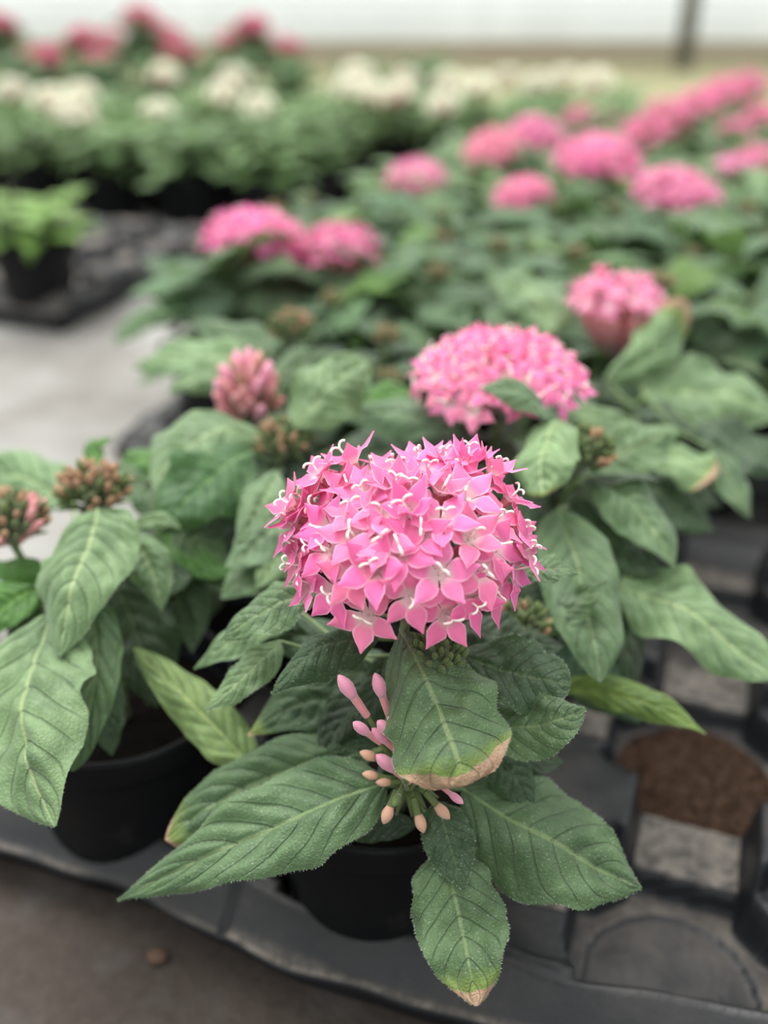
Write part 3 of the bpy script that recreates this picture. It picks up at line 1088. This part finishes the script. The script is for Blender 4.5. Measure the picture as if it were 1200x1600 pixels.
# the loose cluster: long rose buds to the upper left, short tan ones below
mb = MB()
loc = r1.location
q0 = B1 + Vector((0.002, 0.004, -0.006))
LOOSE = [(545, 1078, 'rose', 1.0, (606, 1165)), (594, 1076, 'rose', 0.95, (622, 1160)), (567, 1140, 'rose', 0.8, (612, 1175)), (603, 1140, 'rose', 0.9, (632, 1172)),
         (596, 1152, 'rose', 0.8, (628, 1182)), (607, 1195, 'rose', 0.98, (640, 1222)), (582, 1183, 'tan', 1.0, (610, 1195)), (638, 1190, 'tan', 0.9, (645, 1206)), (656, 1213, 'tan', 0.95, (648, 1222)),
         (608, 1265, 'tan', 1.1, (620, 1235)), (655, 1278, 'tan', 1.1, (645, 1245)), (686, 1262, 'tan', 1.1, (664, 1238)), (710, 1245, 'rose', 0.6, (680, 1222)),
         (585, 1212, 'tan', 0.9, (610, 1216)), (606, 1222, 'tan', 0.9, (622, 1222)), (612, 1130, 'rose', 0.6, (628, 1165)), (634, 1222, 'green', 1.1, (636, 1236)), (622, 1245, 'green', 1.1, (630, 1225))]
items = []
for (px, py, kd, sc, (bx, by)) in LOOSE:
    tipd = 0.318 if py < 1150 else (0.3275 if kd == 'tan' else 0.322)
    tip = at(px, py, tipd); b = at(bx, by, 0.328)
    dirn = tip - b
    Lb = {'green': 0.0075, 'rose': 0.017, 'tan': 0.009}[kd] * sc
    p0 = tip - dirn.normalized() * Lb * 0.72
    items.append((kd, sc, p0, dirn))
    mb.tube([q0 - B1, (b - B1) * 0.6 + (q0 - B1) * 0.4, p0 - B1], [0.0011, 0.0009, 0.0009], 6)
for i in range(9):
    th = i * 0.7; d = Vector((cos(th) * 0.9, -0.5 + 0.5 * sin(th), sin(th) * 0.8 - 0.2)).normalized()
    mb.tube([q0 - B1, q0 - B1 + d * 0.006, q0 - B1 + d * 0.0125], [0.0009, 0.0015, 0.0003], 6)
hb = link('bud_cluster', mb.mesh('bud_cluster', [M_CALYX]), r1, B1 - loc)
hb['label'] = 'loose cluster of long pink buds'
for kd, sc, p0, dirn in items:
    o = link('bud', BUDS[kd], hb)
    o.matrix_basis = Matrix.Translation(p0 - B1) @ frame_from(dirn, 0).to_4x4() @ Matrix.Scale(sc * 1.12, 4)

L1 = lambda *a, **k: px_leaf(r1, SP1, *a, **k)
# big leaves round the front
L1((606, 1222, .334), (420, 1292, .331), (183, 1407, .345), 148, 'm', nrm=(-.05, -.45, .9), hairs=420, quilt=.05, fold=.12, droop=.25, a=.66, b=1.08, split=(1.0, 1.05), wave=.22)
L1((585, 1180, .356), (420, 1212, .356), (258, 1312, .36), 118, 'n', nrm=(-.1, -.35, .93), hairs=200, quilt=.045, a=.7, b=.55, split=(1.1, .9), brown=(1.0, .08))
L1((722, 1232, .346), (858, 1318, .336), (1003, 1388, .334), 188, 'n', nrm=(.1, -.5, .87), hairs=380, quilt=.03, fold=.15, droop=.25, split=(1.05, .95), a=.80, b=.98)
o = L1((690, 1318, .338), (717, 1430, .320), (745, 1572, .309), 146, 'n', nrm=(0, -.85, .5), hairs=380, quilt=.025, fold=.2, droop=.3, brown=(.93, .02), a=.7, b=.72)
o['label'] = 'drooping leaf with a dry brown tip'
L1((683, 1252, .336), (702, 1318, .326), (724, 1390, .321), 84, 'd', nrm=(0, -.8, .55), hairs=160, quilt=.03)
o = L1((626, 985, .330), (680, 1095, .307), (728, 1228, .296), 202, 'm', nrm=[(-.15, -.5, .8), (.05, -.9, .5)], hairs=380, quilt=.04, fold=-.1, droop=.35, wave=.08, brown=(.945, .17), a=.62, b=.32)
o['label'] = 'drooping leaf with a broad brown dead margin'
L1((705, 1022, .344), (800, 1050, .336), (892, 1072, .332), 112, 'd', nrm=(.1, -.55, .8), hairs=220, quilt=.035, wave=.3, a=.7, b=.55)
L1((742, 1135, .345), (840, 1132, .327), (915, 1106, .325), 96, 'n', nrm=(.2, -.55, .8), hairs=220, quilt=.035)
L1((498, 918, .345), (425, 950, .345), (345, 1000, .348), 72, 'm', nrm=(-.2, -.4, .9), hairs=220, quilt=.04)
L1((592, 998, .340), (505, 1015, .334), (424, 1085, .330), 76, 'd', nrm=(-.1, -.35, .93), hairs=220, quilt=.04, curl=-.4)
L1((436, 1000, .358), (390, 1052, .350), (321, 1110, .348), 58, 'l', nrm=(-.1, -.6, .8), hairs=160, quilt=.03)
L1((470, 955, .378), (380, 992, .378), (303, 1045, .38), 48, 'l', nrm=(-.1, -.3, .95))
o = L1((392, 1196, .383), (310, 1110, .388), (208, 1012, .40), 84, (2.5, 2.1, 1.7), nrm=(.35, -.85, .45), wave=.3, quilt=.03, a=.45, b=.75)
L1((790, 905, .350), (850, 888, .345), (904, 897, .345), 44, 'm', nrm=(.1, -.2, .95))
# inner leaves, the shade of the gaps put into their dark tints
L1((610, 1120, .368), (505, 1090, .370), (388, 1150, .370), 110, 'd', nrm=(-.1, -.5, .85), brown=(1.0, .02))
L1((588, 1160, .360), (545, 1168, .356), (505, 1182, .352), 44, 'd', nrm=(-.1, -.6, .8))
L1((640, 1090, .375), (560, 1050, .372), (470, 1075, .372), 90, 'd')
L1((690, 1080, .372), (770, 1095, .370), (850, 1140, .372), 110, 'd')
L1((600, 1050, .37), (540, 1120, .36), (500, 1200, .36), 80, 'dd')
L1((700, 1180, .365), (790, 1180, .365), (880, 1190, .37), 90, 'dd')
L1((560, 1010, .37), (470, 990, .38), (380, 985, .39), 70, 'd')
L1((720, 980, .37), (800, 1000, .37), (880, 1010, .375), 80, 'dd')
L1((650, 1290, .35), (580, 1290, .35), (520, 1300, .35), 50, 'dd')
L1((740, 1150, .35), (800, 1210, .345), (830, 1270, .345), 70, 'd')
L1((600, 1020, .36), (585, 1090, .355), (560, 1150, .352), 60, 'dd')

# ------------------------------------------------------------------ PLANT AT LEFT
P2 = grid(-PITCHG, 0.0)
r2 = thing('potted_pentas', 'potted pentas at left with rusty unopened buds above a large hanging pale leaf', 'plant', (P2.x, P2.y, POTZ))
add_pot(r2)
soil2 = Vector((P2.x, P2.y, POTZ + 0.072))
Ba = at(145, 768, .425); Bb = at(14, 815, .415)
st2 = [stem_pts(soil2, Ba - Vector((0, 0, .012))), stem_pts(soil2 + Vector((-.008, 0, 0)), Bb - Vector((0, 0, .012))), stem_pts(soil2 + Vector((.01, .01, 0)), at(250, 800, .45))]
stem_obj(r2, st2)
SP2 = [p for s in st2 for p in s[2:]]
bud_cluster(r2, Ba, 0.0145, 56, ['blush', 'green'], 11, scale=1.25)
bud_cluster(r2, Bb, 0.0150, 56, ['blush', 'green', 'green', 'blush', 'salmon'], 12, scale=1.2)
L2 = lambda *a, **k: px_leaf(r2, SP2, *a, **k)
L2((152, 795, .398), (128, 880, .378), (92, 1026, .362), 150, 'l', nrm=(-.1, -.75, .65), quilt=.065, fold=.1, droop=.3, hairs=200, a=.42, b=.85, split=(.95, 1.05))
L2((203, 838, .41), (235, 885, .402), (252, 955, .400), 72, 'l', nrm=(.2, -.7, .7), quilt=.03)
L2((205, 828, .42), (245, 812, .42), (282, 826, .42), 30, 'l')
L2((82, 955, .386), (38, 1115, .348), (86, 1292, .328), 176, 'l', nrm=(-.1, -.85, .5), quilt=.05, fold=.1, droop=.25, hairs=240, a=.6, b=.82, brown=None)
L2((140, 935, .392), (150, 1050, .372), (112, 1205, .362), 86, 'n', nrm=(.25, -.85, .5), quilt=.03, curl=.4, a=.4, b=.6)
L2((60, 920, .405), (10, 945, .398), (-50, 1000, .40), 64, 'v', nrm=(-.1, -.5, .85))
L2((110, 790, .47), (30, 745, .49), (-60, 745, .50), 96, 'p', nrm=(-.05, -.5, .85))
L2((90, 885, .42), (20, 890, .418), (-50, 880, .42), 40, 'v')
L2((165, 880, .425), (210, 985, .420), (245, 1105, .415), 140, 'dd', nrm=(.1, -.7, .7))
L2((200, 900, .44), (275, 930, .44), (300, 1020, .43), 100, 'd', nrm=(.1, -.6, .8))
L2((190, 860, .44), (250, 900, .43), (298, 905, .42), 80, 'd')
L2((160, 1010, .40), (165, 1110, .39), (175, 1180, .385), 60, 'd', nrm=(.1, -.8, .5))
L2((110, 880, .42), (60, 960, .41), (20, 1040, .40), 90, 'd')
L2((250, 800, .45), (310, 850, .44), (350, 930, .43), 80, 'n')
L2((255, 810, .45), (220, 760, .46), (190, 720, .47), 60, 'm')
L2((255, 800, .45), (300, 870, .435), (375, 895, .43), 54, 'v', nrm=(.1, -.5, .85))

# ------------------------------------------------------------------ PLANT BEHIND LEFT (rose buds)
P3 = grid(-PITCHG, PITCHG)
r3 = thing('potted_pentas', 'potted pentas behind with upright salmon pink buds beside the grey aisle', 'plant', (P3.x, P3.y, POTZ))
add_pot(r3)
soil3 = Vector((P3.x, P3.y, POTZ + 0.072))
Bc = at(388, 625, .50); Bd = at(445, 690, .47); Be = at(455, 515, .60)
st3 = [stem_pts(soil3, Bc - Vector((0, 0, .015))), stem_pts(soil3 + Vector((.01, 0, 0)), Bd - Vector((0, 0, .012))), stem_pts(soil3 + Vector((-.01, -.01, 0)), at(300, 740, .45)),
       stem_pts(soil3 + Vector((0, .01, 0)), Be - Vector((0, 0, .012)))]
stem_obj(r3, st3)
SP3 = [p for s in st3 for p in s[2:]]
bud_cluster(r3, Bc, 0.0150, 40, ['salmon', 'salmon', 'salmon', 'rose', 'blush'], 21, squash=1.5, scale=1.5)
bud_cluster(r3, Bd, 0.0125, 44, ['green', 'green', 'blush'], 22, scale=1.2)
bud_cluster(r3, Be, 0.0130, 40, ['green', 'blush', 'green'], 23, scale=1.2)
L3 = lambda *a, **k: px_leaf(r3, SP3, *a, hero=False, nu=10, nv=36, **k)
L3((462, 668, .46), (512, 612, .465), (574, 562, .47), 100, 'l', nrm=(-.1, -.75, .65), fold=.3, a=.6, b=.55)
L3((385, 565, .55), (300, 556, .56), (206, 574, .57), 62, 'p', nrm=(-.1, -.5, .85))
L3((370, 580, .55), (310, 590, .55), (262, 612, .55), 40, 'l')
L3((410, 690, .465), (310, 688, .455), (240, 765, .435), 92, 'l', nrm=(-.1, -.45, .9))
L3((395, 705, .452), (318, 755, .432), (252, 835, .425), 128, (.55, .85, .5), nrm=(-.1, -.75, .6), quilt=.03)
L3((432, 735, .44), (408, 788, .425), (370, 848, .415), 68, 'l', nrm=(.1, -.75, .6))
L3((158, 728, .46), (148, 700, .465), (176, 685, .465), 30, 'v')
L3((265, 745, .465), (225, 718, .47), (178, 735, .475), 50, 'v')
L3((475, 775, .435), (415, 840, .42), (352, 885, .412), 78, 'g')
L3((480, 850, .425), (415, 885, .42), (345, 935, .415), 84, 'm')
L3((470, 800, .44), (440, 860, .42), (400, 920, .41), 70, 'l')
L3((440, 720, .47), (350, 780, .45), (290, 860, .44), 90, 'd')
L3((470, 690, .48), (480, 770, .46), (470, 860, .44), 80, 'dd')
L3((430, 560, .57), (380, 530, .58), (300, 500, .60), 70, 'n')
L3((480, 560, .56), (520, 600, .55), (560, 650, .53), 60, 'd')
L3((440, 600, .53), (470, 570, .54), (520, 545, .55), 60, 'n')
L3((660, 618, .52), (600, 618, .51), (540, 640, .50), 46, 'v')
L3((400, 660, .49), (360, 700, .48), (330, 690, .47), 60, 'd')
for i, (P, d, L, roll, t, w) in enumerate(leaf_specs(st3, random.Random(31), 0.8, .25, (3, 3))):
    place_unit(r3, UNIT[i % 9], P, d, L, roll, tuple(x * .8 for x in t), w)

# ------------------------------------------------------------------ PLANT BEHIND THE FRONT HEAD (second pink head)
P4 = grid(0, PITCHG)
r4 = thing('potted_pentas', 'potted pentas right behind the front one, with the second largest pink flower head', 'plant', (P4.x, P4.y, POTZ))
add_pot(r4)
soil4 = Vector((P4.x, P4.y, POTZ + 0.072))
CEN4 = [(680, 590), (710, 560), (740, 600), (760, 560), (790, 590), (820, 560), (850, 590), (880, 595), (660, 600)]
head4, C4 = px_head(r4, 780, 603, .462, 0.0375, 0.0190, CEN4, 80, pink=(.85, .21, .42), seed=9, lo_polar=86, fs=0.98, md0=0.0098)
Bf = at(910, 706, .425)
st4 = [stem_pts(soil4, C4 - Vector((0, 0, .018))), stem_pts(soil4 + Vector((.01, 0, 0)), Bf - Vector((0, 0, .012))), stem_pts(soil4 + Vector((.012, -.01, 0)), at(885, 790, .43)),
       stem_pts(soil4 + Vector((.012, -.012, 0)), at(890, 930, .41))]
stem_obj(r4, st4)
SP4 = [p for s in st4 for p in s[2:]]
bud_cluster(r4, Bf, 0.0125, 50, ['green', 'blush', 'green'], 41, scale=1.2)
L4 = lambda *a, **k: px_leaf(r4, SP4, *a, hero=False, nu=10, nv=40, **k)
L4((872, 655, .43), (846, 712, .405), (848, 776, .395), 92, 'p', nrm=(-.4, -.75, .5), quilt=.05, fold=.1, a=.45, b=.5, brown=(1.02, .06), split=(1.1, .9))
L4((872, 795, .42), (912, 925, .392), (938, 1066, .377), 124, 'm', nrm=(.1, -.8, .55), quilt=.03, a=.45, b=.7)
L4((925, 742, .435), (1000, 802, .42), (1054, 888, .412), 82, 'm', nrm=(.3, -.65, .7), quilt=.035)
L4((965, 915, .42), (1075, 962, .41), (1210, 1062, .392), 116, 'l', nrm=(.1, -.6, .8), quilt=.04, wave=.3, a=.5, b=.62)
L4((840, 990, .392), (895, 950, .386), (950, 906, .382), 52, 'n', nrm=(-.1, -.4, .9), fold=.4)
o = L4((880, 1078, .405), (992, 1092, .392), (1102, 1146, .386), 58, (1.8, 1.6, .8), nrm=(.2, -.75, .6), wave=.5, twist=(20, -20), a=.4, b=.8)
L4((915, 740, .465), (990, 702, .47), (1060, 668, .478), 92, 'l', nrm=(.1, -.6, .8))
L4((990, 660, .50), (930, 652, .49), (860, 652, .48), 46, 'l')
L4((890, 660, .44), (820, 618, .42), (750, 606, .418), 44, 'g', nrm=(-.1, -.5, .85))
L4((700, 672, .465), (620, 650, .475), (525, 652, .48), 62, 'g', nrm=(-.1, -.5, .85))
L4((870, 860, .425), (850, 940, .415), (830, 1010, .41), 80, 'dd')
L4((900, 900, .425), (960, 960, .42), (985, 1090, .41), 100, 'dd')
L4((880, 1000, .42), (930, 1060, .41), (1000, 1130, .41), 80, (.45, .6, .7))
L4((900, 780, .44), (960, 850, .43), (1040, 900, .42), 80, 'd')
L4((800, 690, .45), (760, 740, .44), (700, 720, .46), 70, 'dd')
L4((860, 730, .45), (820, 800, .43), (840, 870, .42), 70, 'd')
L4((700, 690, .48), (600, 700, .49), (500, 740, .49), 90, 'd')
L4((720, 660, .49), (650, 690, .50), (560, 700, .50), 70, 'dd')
for i, (P, d, L, roll, t, w) in enumerate(leaf_specs(st4[:2], random.Random(37), 0.7, .25, (3, 3))):
    place_unit(r4, UNIT[i % 9], P, d, L, roll, tuple(x * .7 for x in t), w)

# ------------------------------------------------------------------ PLANT BEHIND RIGHT (half open head)
P5 = grid(0.0, 2 * PITCHG)
r5 = thing('potted_pentas', 'potted pentas with a narrow half open pink head, third back in the middle row', 'plant', (P5.x, P5.y, POTZ))
add_pot(r5)
soil5 = Vector((P5.x, P5.y, POTZ + 0.072))
head5, C5 = px_head(r5, 964, 474, .60, 0.0265, 0.0135, [(905, 445), (940, 430), (970, 435), (1005, 440), (1030, 465), (920, 475), (960, 460), (990, 470)], 22, pink=(.85, .23, .44), seed=13, lo_polar=84, fs=.80, md0=.0105)
st5 = [stem_pts(soil5, C5 - Vector((0, 0, .026))), stem_pts(soil5 + Vector((.01, 0, 0)), at(1010, 620, .56)), stem_pts(soil5 + Vector((-.01, 0, 0)), at(850, 520, .60))]
stem_obj(r5, st5)
mbt = MB()
for i in range(34):
    rs = random.Random(i)
    th = rs.uniform(0, 6.28); s = sqrt(rs.random())
    mbt.tube([Vector((cos(th) * s * .005, sin(th) * s * .005, -.034)), Vector((cos(th) * s * .018, sin(th) * s * .018, -.018)), Vector((cos(th) * s * .026, sin(th) * s * .026, .002 - .006 * s))], [.0009, .0013, .0017], 6)
link('corolla_tubes', mbt.mesh('corolla_tubes', [M_BUDTUBE]), head5)
SP5 = [p for s in st5 for p in s[2:]]
L5 = lambda *a, **k: px_leaf(r5, SP5, *a, hero=False, nu=9, nv=30, **k)
L5((1000, 590, .58), (1110, 618, .565), (1230, 645, .555), 108, 'l', nrm=(.05, -.55, .83), quilt=.03)
L5((945, 590, .565), (1022, 548, .575), (1068, 465, .585), 74, 'p', nrm=(.3, -.8, .4), quilt=.06, brown=(.92, .12), a=.8, b=.5)
L5((1115, 698, .50), (1145, 755, .49), (1172, 810, .485), 46, 'm', nrm=(.2, -.7, .7))
o = L5((1015, 705, .50), (1070, 725, .49), (1116, 748, .482), 62, 'p', nrm=(.1, -.6, .8), brown=(.9, .1), a=.6, b=.4)
L5((1000, 735, .50), (1050, 785, .495), (1115, 830, .49), 80, 'd')
L5((990, 700, .52), (1060, 760, .51), (1130, 790, .50), 70, 'dd')
L5((1090, 660, .53), (1160, 700, .52), (1230, 740, .51), 80, 'd')
L5((860, 520, .60), (830, 460, .62), (765, 435, .63), 90, 'l')
L5((860, 540, .60), (800, 500, .61), (750, 490, .62), 70, 'n')
L5((930, 600, .55), (880, 640, .53), (850, 660, .52), 60, 'd')
L5((900, 560, .57), (870, 600, .55), (900, 650, .53), 60, 'd')
for i, (P, d, L, roll, t, w) in enumerate(leaf_specs(st5, random.Random(51), 0.75, .25, (3, 3))):
    place_unit(r5, UNIT[i % 9], P, d, L, roll, tuple(x * .8 for x in t), w)

# ------------------------------------------------------------------ plants of the second tray and beyond, each with its own leaves
def tg(i, j, s0=-0.30, o0=0.425): return grid(s0 + i * PITCHG, o0 + j * PITCHG)
random_plant('leafy green pentas without open flowers behind the salmon buds', grid(-PITCHG, 2 * PITCHG), 61, [(560, 590, .60, 'bud', .9)], 4)
random_plant('potted pentas at the right frame edge with broad grey green leaves', tg(4, 0), 62, [], 5, 1.2, tint=1.4)
MID = [
    (tg(0, 0), [(400, 380, .80, 'pink', 1.13)], 'potted pentas by the aisle with the leftmost round pink head'),
    (tg(1, 0), [(530, 398, .80, 'pinkhalf', 1.08), (470, 420, .82, 'pinkhalf', .55)], 'potted pentas with a ragged pink head next to the leftmost head'),
    (tg(2, 0), [], 'leafy green pentas between the ragged pink head and the half open one'),
    (tg(3, 0), [], 'leafy green pentas hidden behind the half open pink head'),
    (tg(0, 1), [], 'leafy green pentas by the aisle behind the leftmost pink head'),
    (tg(1, 1), [], 'leafy green pentas behind the ragged pink head'),
    (tg(2, 1), [(815, 308, 1.05, 'pink', .85)], 'potted pentas with a smallish pink head fading to salmon below'),
    (tg(3, 1), [(1058, 312, .95, 'pink', 1.2)], 'potted pentas with a wide flat pink head, below a round one at right'),
    (tg(4, 1), [(1190, 395, .85, 'bud', 1.1)], 'green pentas with a rusty bud at the right frame edge'),
    (tg(0, 2), [], 'leafy green pentas at the aisle side of the third tray rank'),
    (tg(1, 2), [(648, 282, 1.18, 'pink', .98), (620, 300, 1.15, 'pinkhalf', .5)], 'potted pentas with a lone pink head half behind leaves, right of the aisle'),
    (tg(2, 2), [(770, 235, 1.22, 'pink', 1.0), (838, 215, 1.25, 'pink', 1.0)], 'potted pentas with two pink heads run together side by side'),
    (tg(3, 2), [(935, 255, 1.10, 'pink', 1.3)], 'potted pentas with a big bright pink head in the centre of the blurred rows'),
    (tg(4, 2), [(1138, 278, 1.28, 'pink', 1.1), (1190, 255, 1.3, 'pink', .9)], 'potted pentas with a small round pink head above the wide flat one'),
]
for k, (p, hs, lab) in enumerate(MID):
    random_plant(lab, p, 70 + k, hs, 4 if hs else 5, 1.22, tint=1.75)

FARPINK = [
    (905, 190, 1.62, .8, 'blurred pentas with a small pink head left of the long pink band'),
    (962, 188, 1.74, .5, 'blurred pentas with a faint small pink head beside the long pink band'),
    (1012, 215, 1.40, 1.05, 'blurred pentas at the lower left end of the long pink band'),
    (1045, 188, 1.55, 1.1, 'blurred pentas second from the lower end of the long pink band'),
    (1092, 168, 1.72, 1.1, 'blurred pentas in the middle of the long pink band'),
    (1135, 148, 1.88, 1.1, 'blurred pentas near the upper end of the long pink band'),
    (1172, 136, 2.02, 1.05, 'blurred pentas at the upper right end of the long pink band'),
    (1150, 212, 1.55, .85, 'blurred pentas with a pale pink head under the long pink band'),
    (1192, 185, 1.68, .8, 'blurred pentas with a pale pink head at the right edge under the pink band'),
]
for k, (px, py, d, sc, lab) in enumerate(FARPINK):
    C = at(px, py, d)
    far_plant(lab, C.x, C.y + 0.01, 200 + k, [(0, 0, C.z, sc)], (.84, .19, .40), 'blurred pink pentas at the far right', (1.6, 1.6, 1.4))
# green plants that fill the rows between
k = 0
used = [(at(px, py, d).x, at(px, py, d).y) for px, py, d, _, _ in FARPINK]
for j in range(0, 7):
    for i in range(5):
        p = tg(i, j, -0.28, 0.83)
        if p.y < 1.02 + 0.05 * i and j < 1: continue
        v = p + Vector((0, 0, .12)) - CAM
        dd = v.dot(FW); sx_ = 600 + F * v.x / dd
        if sx_ > 1290: continue
        if any((p.x - a) ** 2 + (p.y - b) ** 2 < .0119 for a, b in used): continue
        if any((p.x - q.x) ** 2 + (p.y - q.y) ** 2 < .0119 for q, _, _ in MID): continue
        k += 1
        used.append((p.x, p.y))
        far_plant('flowerless blurred green pentas filling the far rows among the pink heads', p.x, p.y, 300 + k, [], PINK, 'flowerless green pentas in the far rows', (1.6, 1.6, 1.4))

# ------------------------------------------------------------------ across the aisle: lime plant, white pentas bed, magenta pentas behind
p = at(38, 330, 1.17)
far_plant('small lime green plant alone on the dusty tray across the aisle', p.x, p.y + .01, 400, [], PINK, None, (2.0, 2.1, .9), .88)

WH = (.86, .88, .70)
WHEADS = [(78, 158, 1.72), (128, 150, 1.8), (118, 182, 1.66), (250, 178, 1.75), (352, 150, 1.85), (365, 122, 2.05), (405, 168, 1.75), (258, 120, 2.1), (545, 140, 1.95), (585, 150, 1.85),
          (635, 125, 2.1), (692, 165, 1.75), (700, 130, 2.1), (745, 140, 1.95), (790, 122, 2.2), (838, 132, 2.05), (880, 125, 2.2), (930, 130, 2.15), (20, 145, 1.9), (620, 150, 1.8), (560, 120, 2.2)]
wpos = []
for s in range(0, 11):
    for r in range(0, 8):
        q = grid(-1.50 + s * 0.145, 1.17 + r * 0.145)
        e1 = -1.50 + s * 0.145; e2 = 1.17 + r * 0.145
        if e1 > -0.62 and e2 < 1.66: continue
        if e1 > -0.18: continue
        if q.y > 2.35: continue
        v = q + Vector((0, 0, .12)) - CAM
        dd = v.dot(FW); sx_ = 600 + F * v.x / dd
        if sx_ < -90 or sx_ > 1010: continue
        wpos.append([q, [], sx_, r])
for px, py, d in WHEADS:
    C = at(px, py, d)
    best = min(wpos, key=lambda w: (w[0].x - C.x) ** 2 + (w[0].y - C.y) ** 2)
    best[1].append((C.x - best[0].x, C.y - best[0].y, C.z, random.uniform(.85, 1.15)))
ORD = ['first', 'second', 'third', 'fourth', 'fifth', 'sixth', 'seventh', 'eighth', 'ninth', 'tenth', 'eleventh', 'twelfth', 'thirteenth', 'fourteenth', 'fifteenth', 'sixteenth', 'seventeenth', 'eighteenth', 'nineteenth', 'twentieth']
fl = sorted([w for w in wpos if w[1]], key=lambda w: w[2])
for k, (q, hs, sx_, r) in enumerate(fl):
    far_plant('blurred white-flowered pentas across the aisle, %s from the left' % ORD[k], q.x, q.y, 500 + k, hs, WH, 'white pentas in the bed across the aisle', (1.6, 1.6, 1.05))
for k, (q, hs, sx_, r) in enumerate([w for w in wpos if not w[1]]):
    far_plant('blurred green pentas without open flowers in the white bed across the aisle', q.x, q.y, 560 + k, [], WH, 'flowerless green pentas in the white bed', (1.5, 1.6, 1.0))

MAG = (.62, .045, .17)
MHEADS = [(0, 42), (35, 98), (75, 92), (130, 62), (155, 95), (170, 68), (215, 30), (265, 62), (280, 88), (365, 68), (395, 45), (445, 78)]
for k, (px, py) in enumerate(MHEADS):
    C = at(px, py, 2.72 + 0.2 * (k % 2) + (0.14 if k == 5 else 0))
    far_plant('blurred magenta-flowered pentas at the very back, %s from the left' % ORD[k], C.x, C.y, 700 + k, [(0, 0, C.z, 1.35), (random.uniform(-.05, .05), .03, C.z - .015, 1.0)], MAG, 'magenta pentas at the very back', (1.0, 1.15, .9), max(.9, (C.z) / .17))
for k in range(9):
    far_plant('blurred green plant at the very back without open flowers', -1.25 + k * .17, 2.62 + .05 * (k % 2), 740 + k, [], MAG, 'green plants at the very back', (1.2, 1.4, .9), 1.25)

# ------------------------------------------------------------------ small things
pst = atz(247, 1500, 0.0)
mb = MB()
for i in range(9):
    pass
rows = []
for i in range(9):
    ph = pi * i / 8
    rows.append([mb.vert((0.0048 * sin(ph) * cos(2 * pi * j / 12) * (1 + .2 * noise.noise(Vector((i, j, 0)) * .7)), 0.004 * sin(ph) * sin(2 * pi * j / 12), 0.0028 + 0.0028 * cos(ph))) for j in range(12)])
for i in range(8):
    for j in range(12): mb.face(rows[i][j], rows[i + 1][j], rows[i + 1][(j + 1) % 12], rows[i][(j + 1) % 12])
o = link('pebble', mb.mesh('pebble', [M_STONE]), loc=(pst.x, pst.y, 0))
tag(o, 'small brown pebble on the dark ground before the front tray', 'pebble')

# dry peat spilled in an empty cell of the front tray
def spill(c, rad, n, label, seed):
    rs = random.Random(seed)
    mb = MB()
    ids = [mb.vert((0, 0, 0.004))]
    prev = None
    for i in range(1, 9):
        r = rad * i / 8
        ring = []
        for j in range(30):
            x, y = r * cos(2 * pi * j / 30), r * sin(2 * pi * j / 30)
            ring.append(mb.vert((x, y, 0.003 * (1 - (i / 8) ** 2) + 0.0022 * noise.noise(Vector((x * 130, y * 130, seed))) * (1 - i / 8 * .6))))
        for j in range(30):
            if prev is None: mb.face(ids[0], ring[j], ring[(j + 1) % 30])
            else: mb.face(prev[j], ring[j], ring[(j + 1) % 30], prev[(j + 1) % 30])
        prev = ring
    for k in range(n):
        r = rad * sqrt(rs.random()) * .97; th = rs.uniform(0, 6.28)
        p = Vector((r * cos(th), r * sin(th), 0.003 * (1 - (r / rad) ** 2) + 0.0006))
        s = rs.uniform(.0006, .0020)
        q = [mb.vert(p + Vector((rs.uniform(-1, 1), rs.uniform(-1, 1), rs.uniform(-.5, 1))) * s) for _ in range(5)]
        mb.face(q[0], q[1], q[2]); mb.face(q[0], q[2], q[3]); mb.face(q[0], q[3], q[4]); mb.face(q[1], q[2], q[4]); mb.face(q[2], q[3], q[4])
    o = link('spilled_peat', mb.mesh('spilled_peat', [M_SPILL], False), loc=(c.x, c.y, 0.0087))
    tag(o, label, 'soil', kind='stuff')
spill(grid(PITCHG, PITCHG), 0.0415, 900, 'brown crumbs of dry peat in the empty tray cell at right', 1)
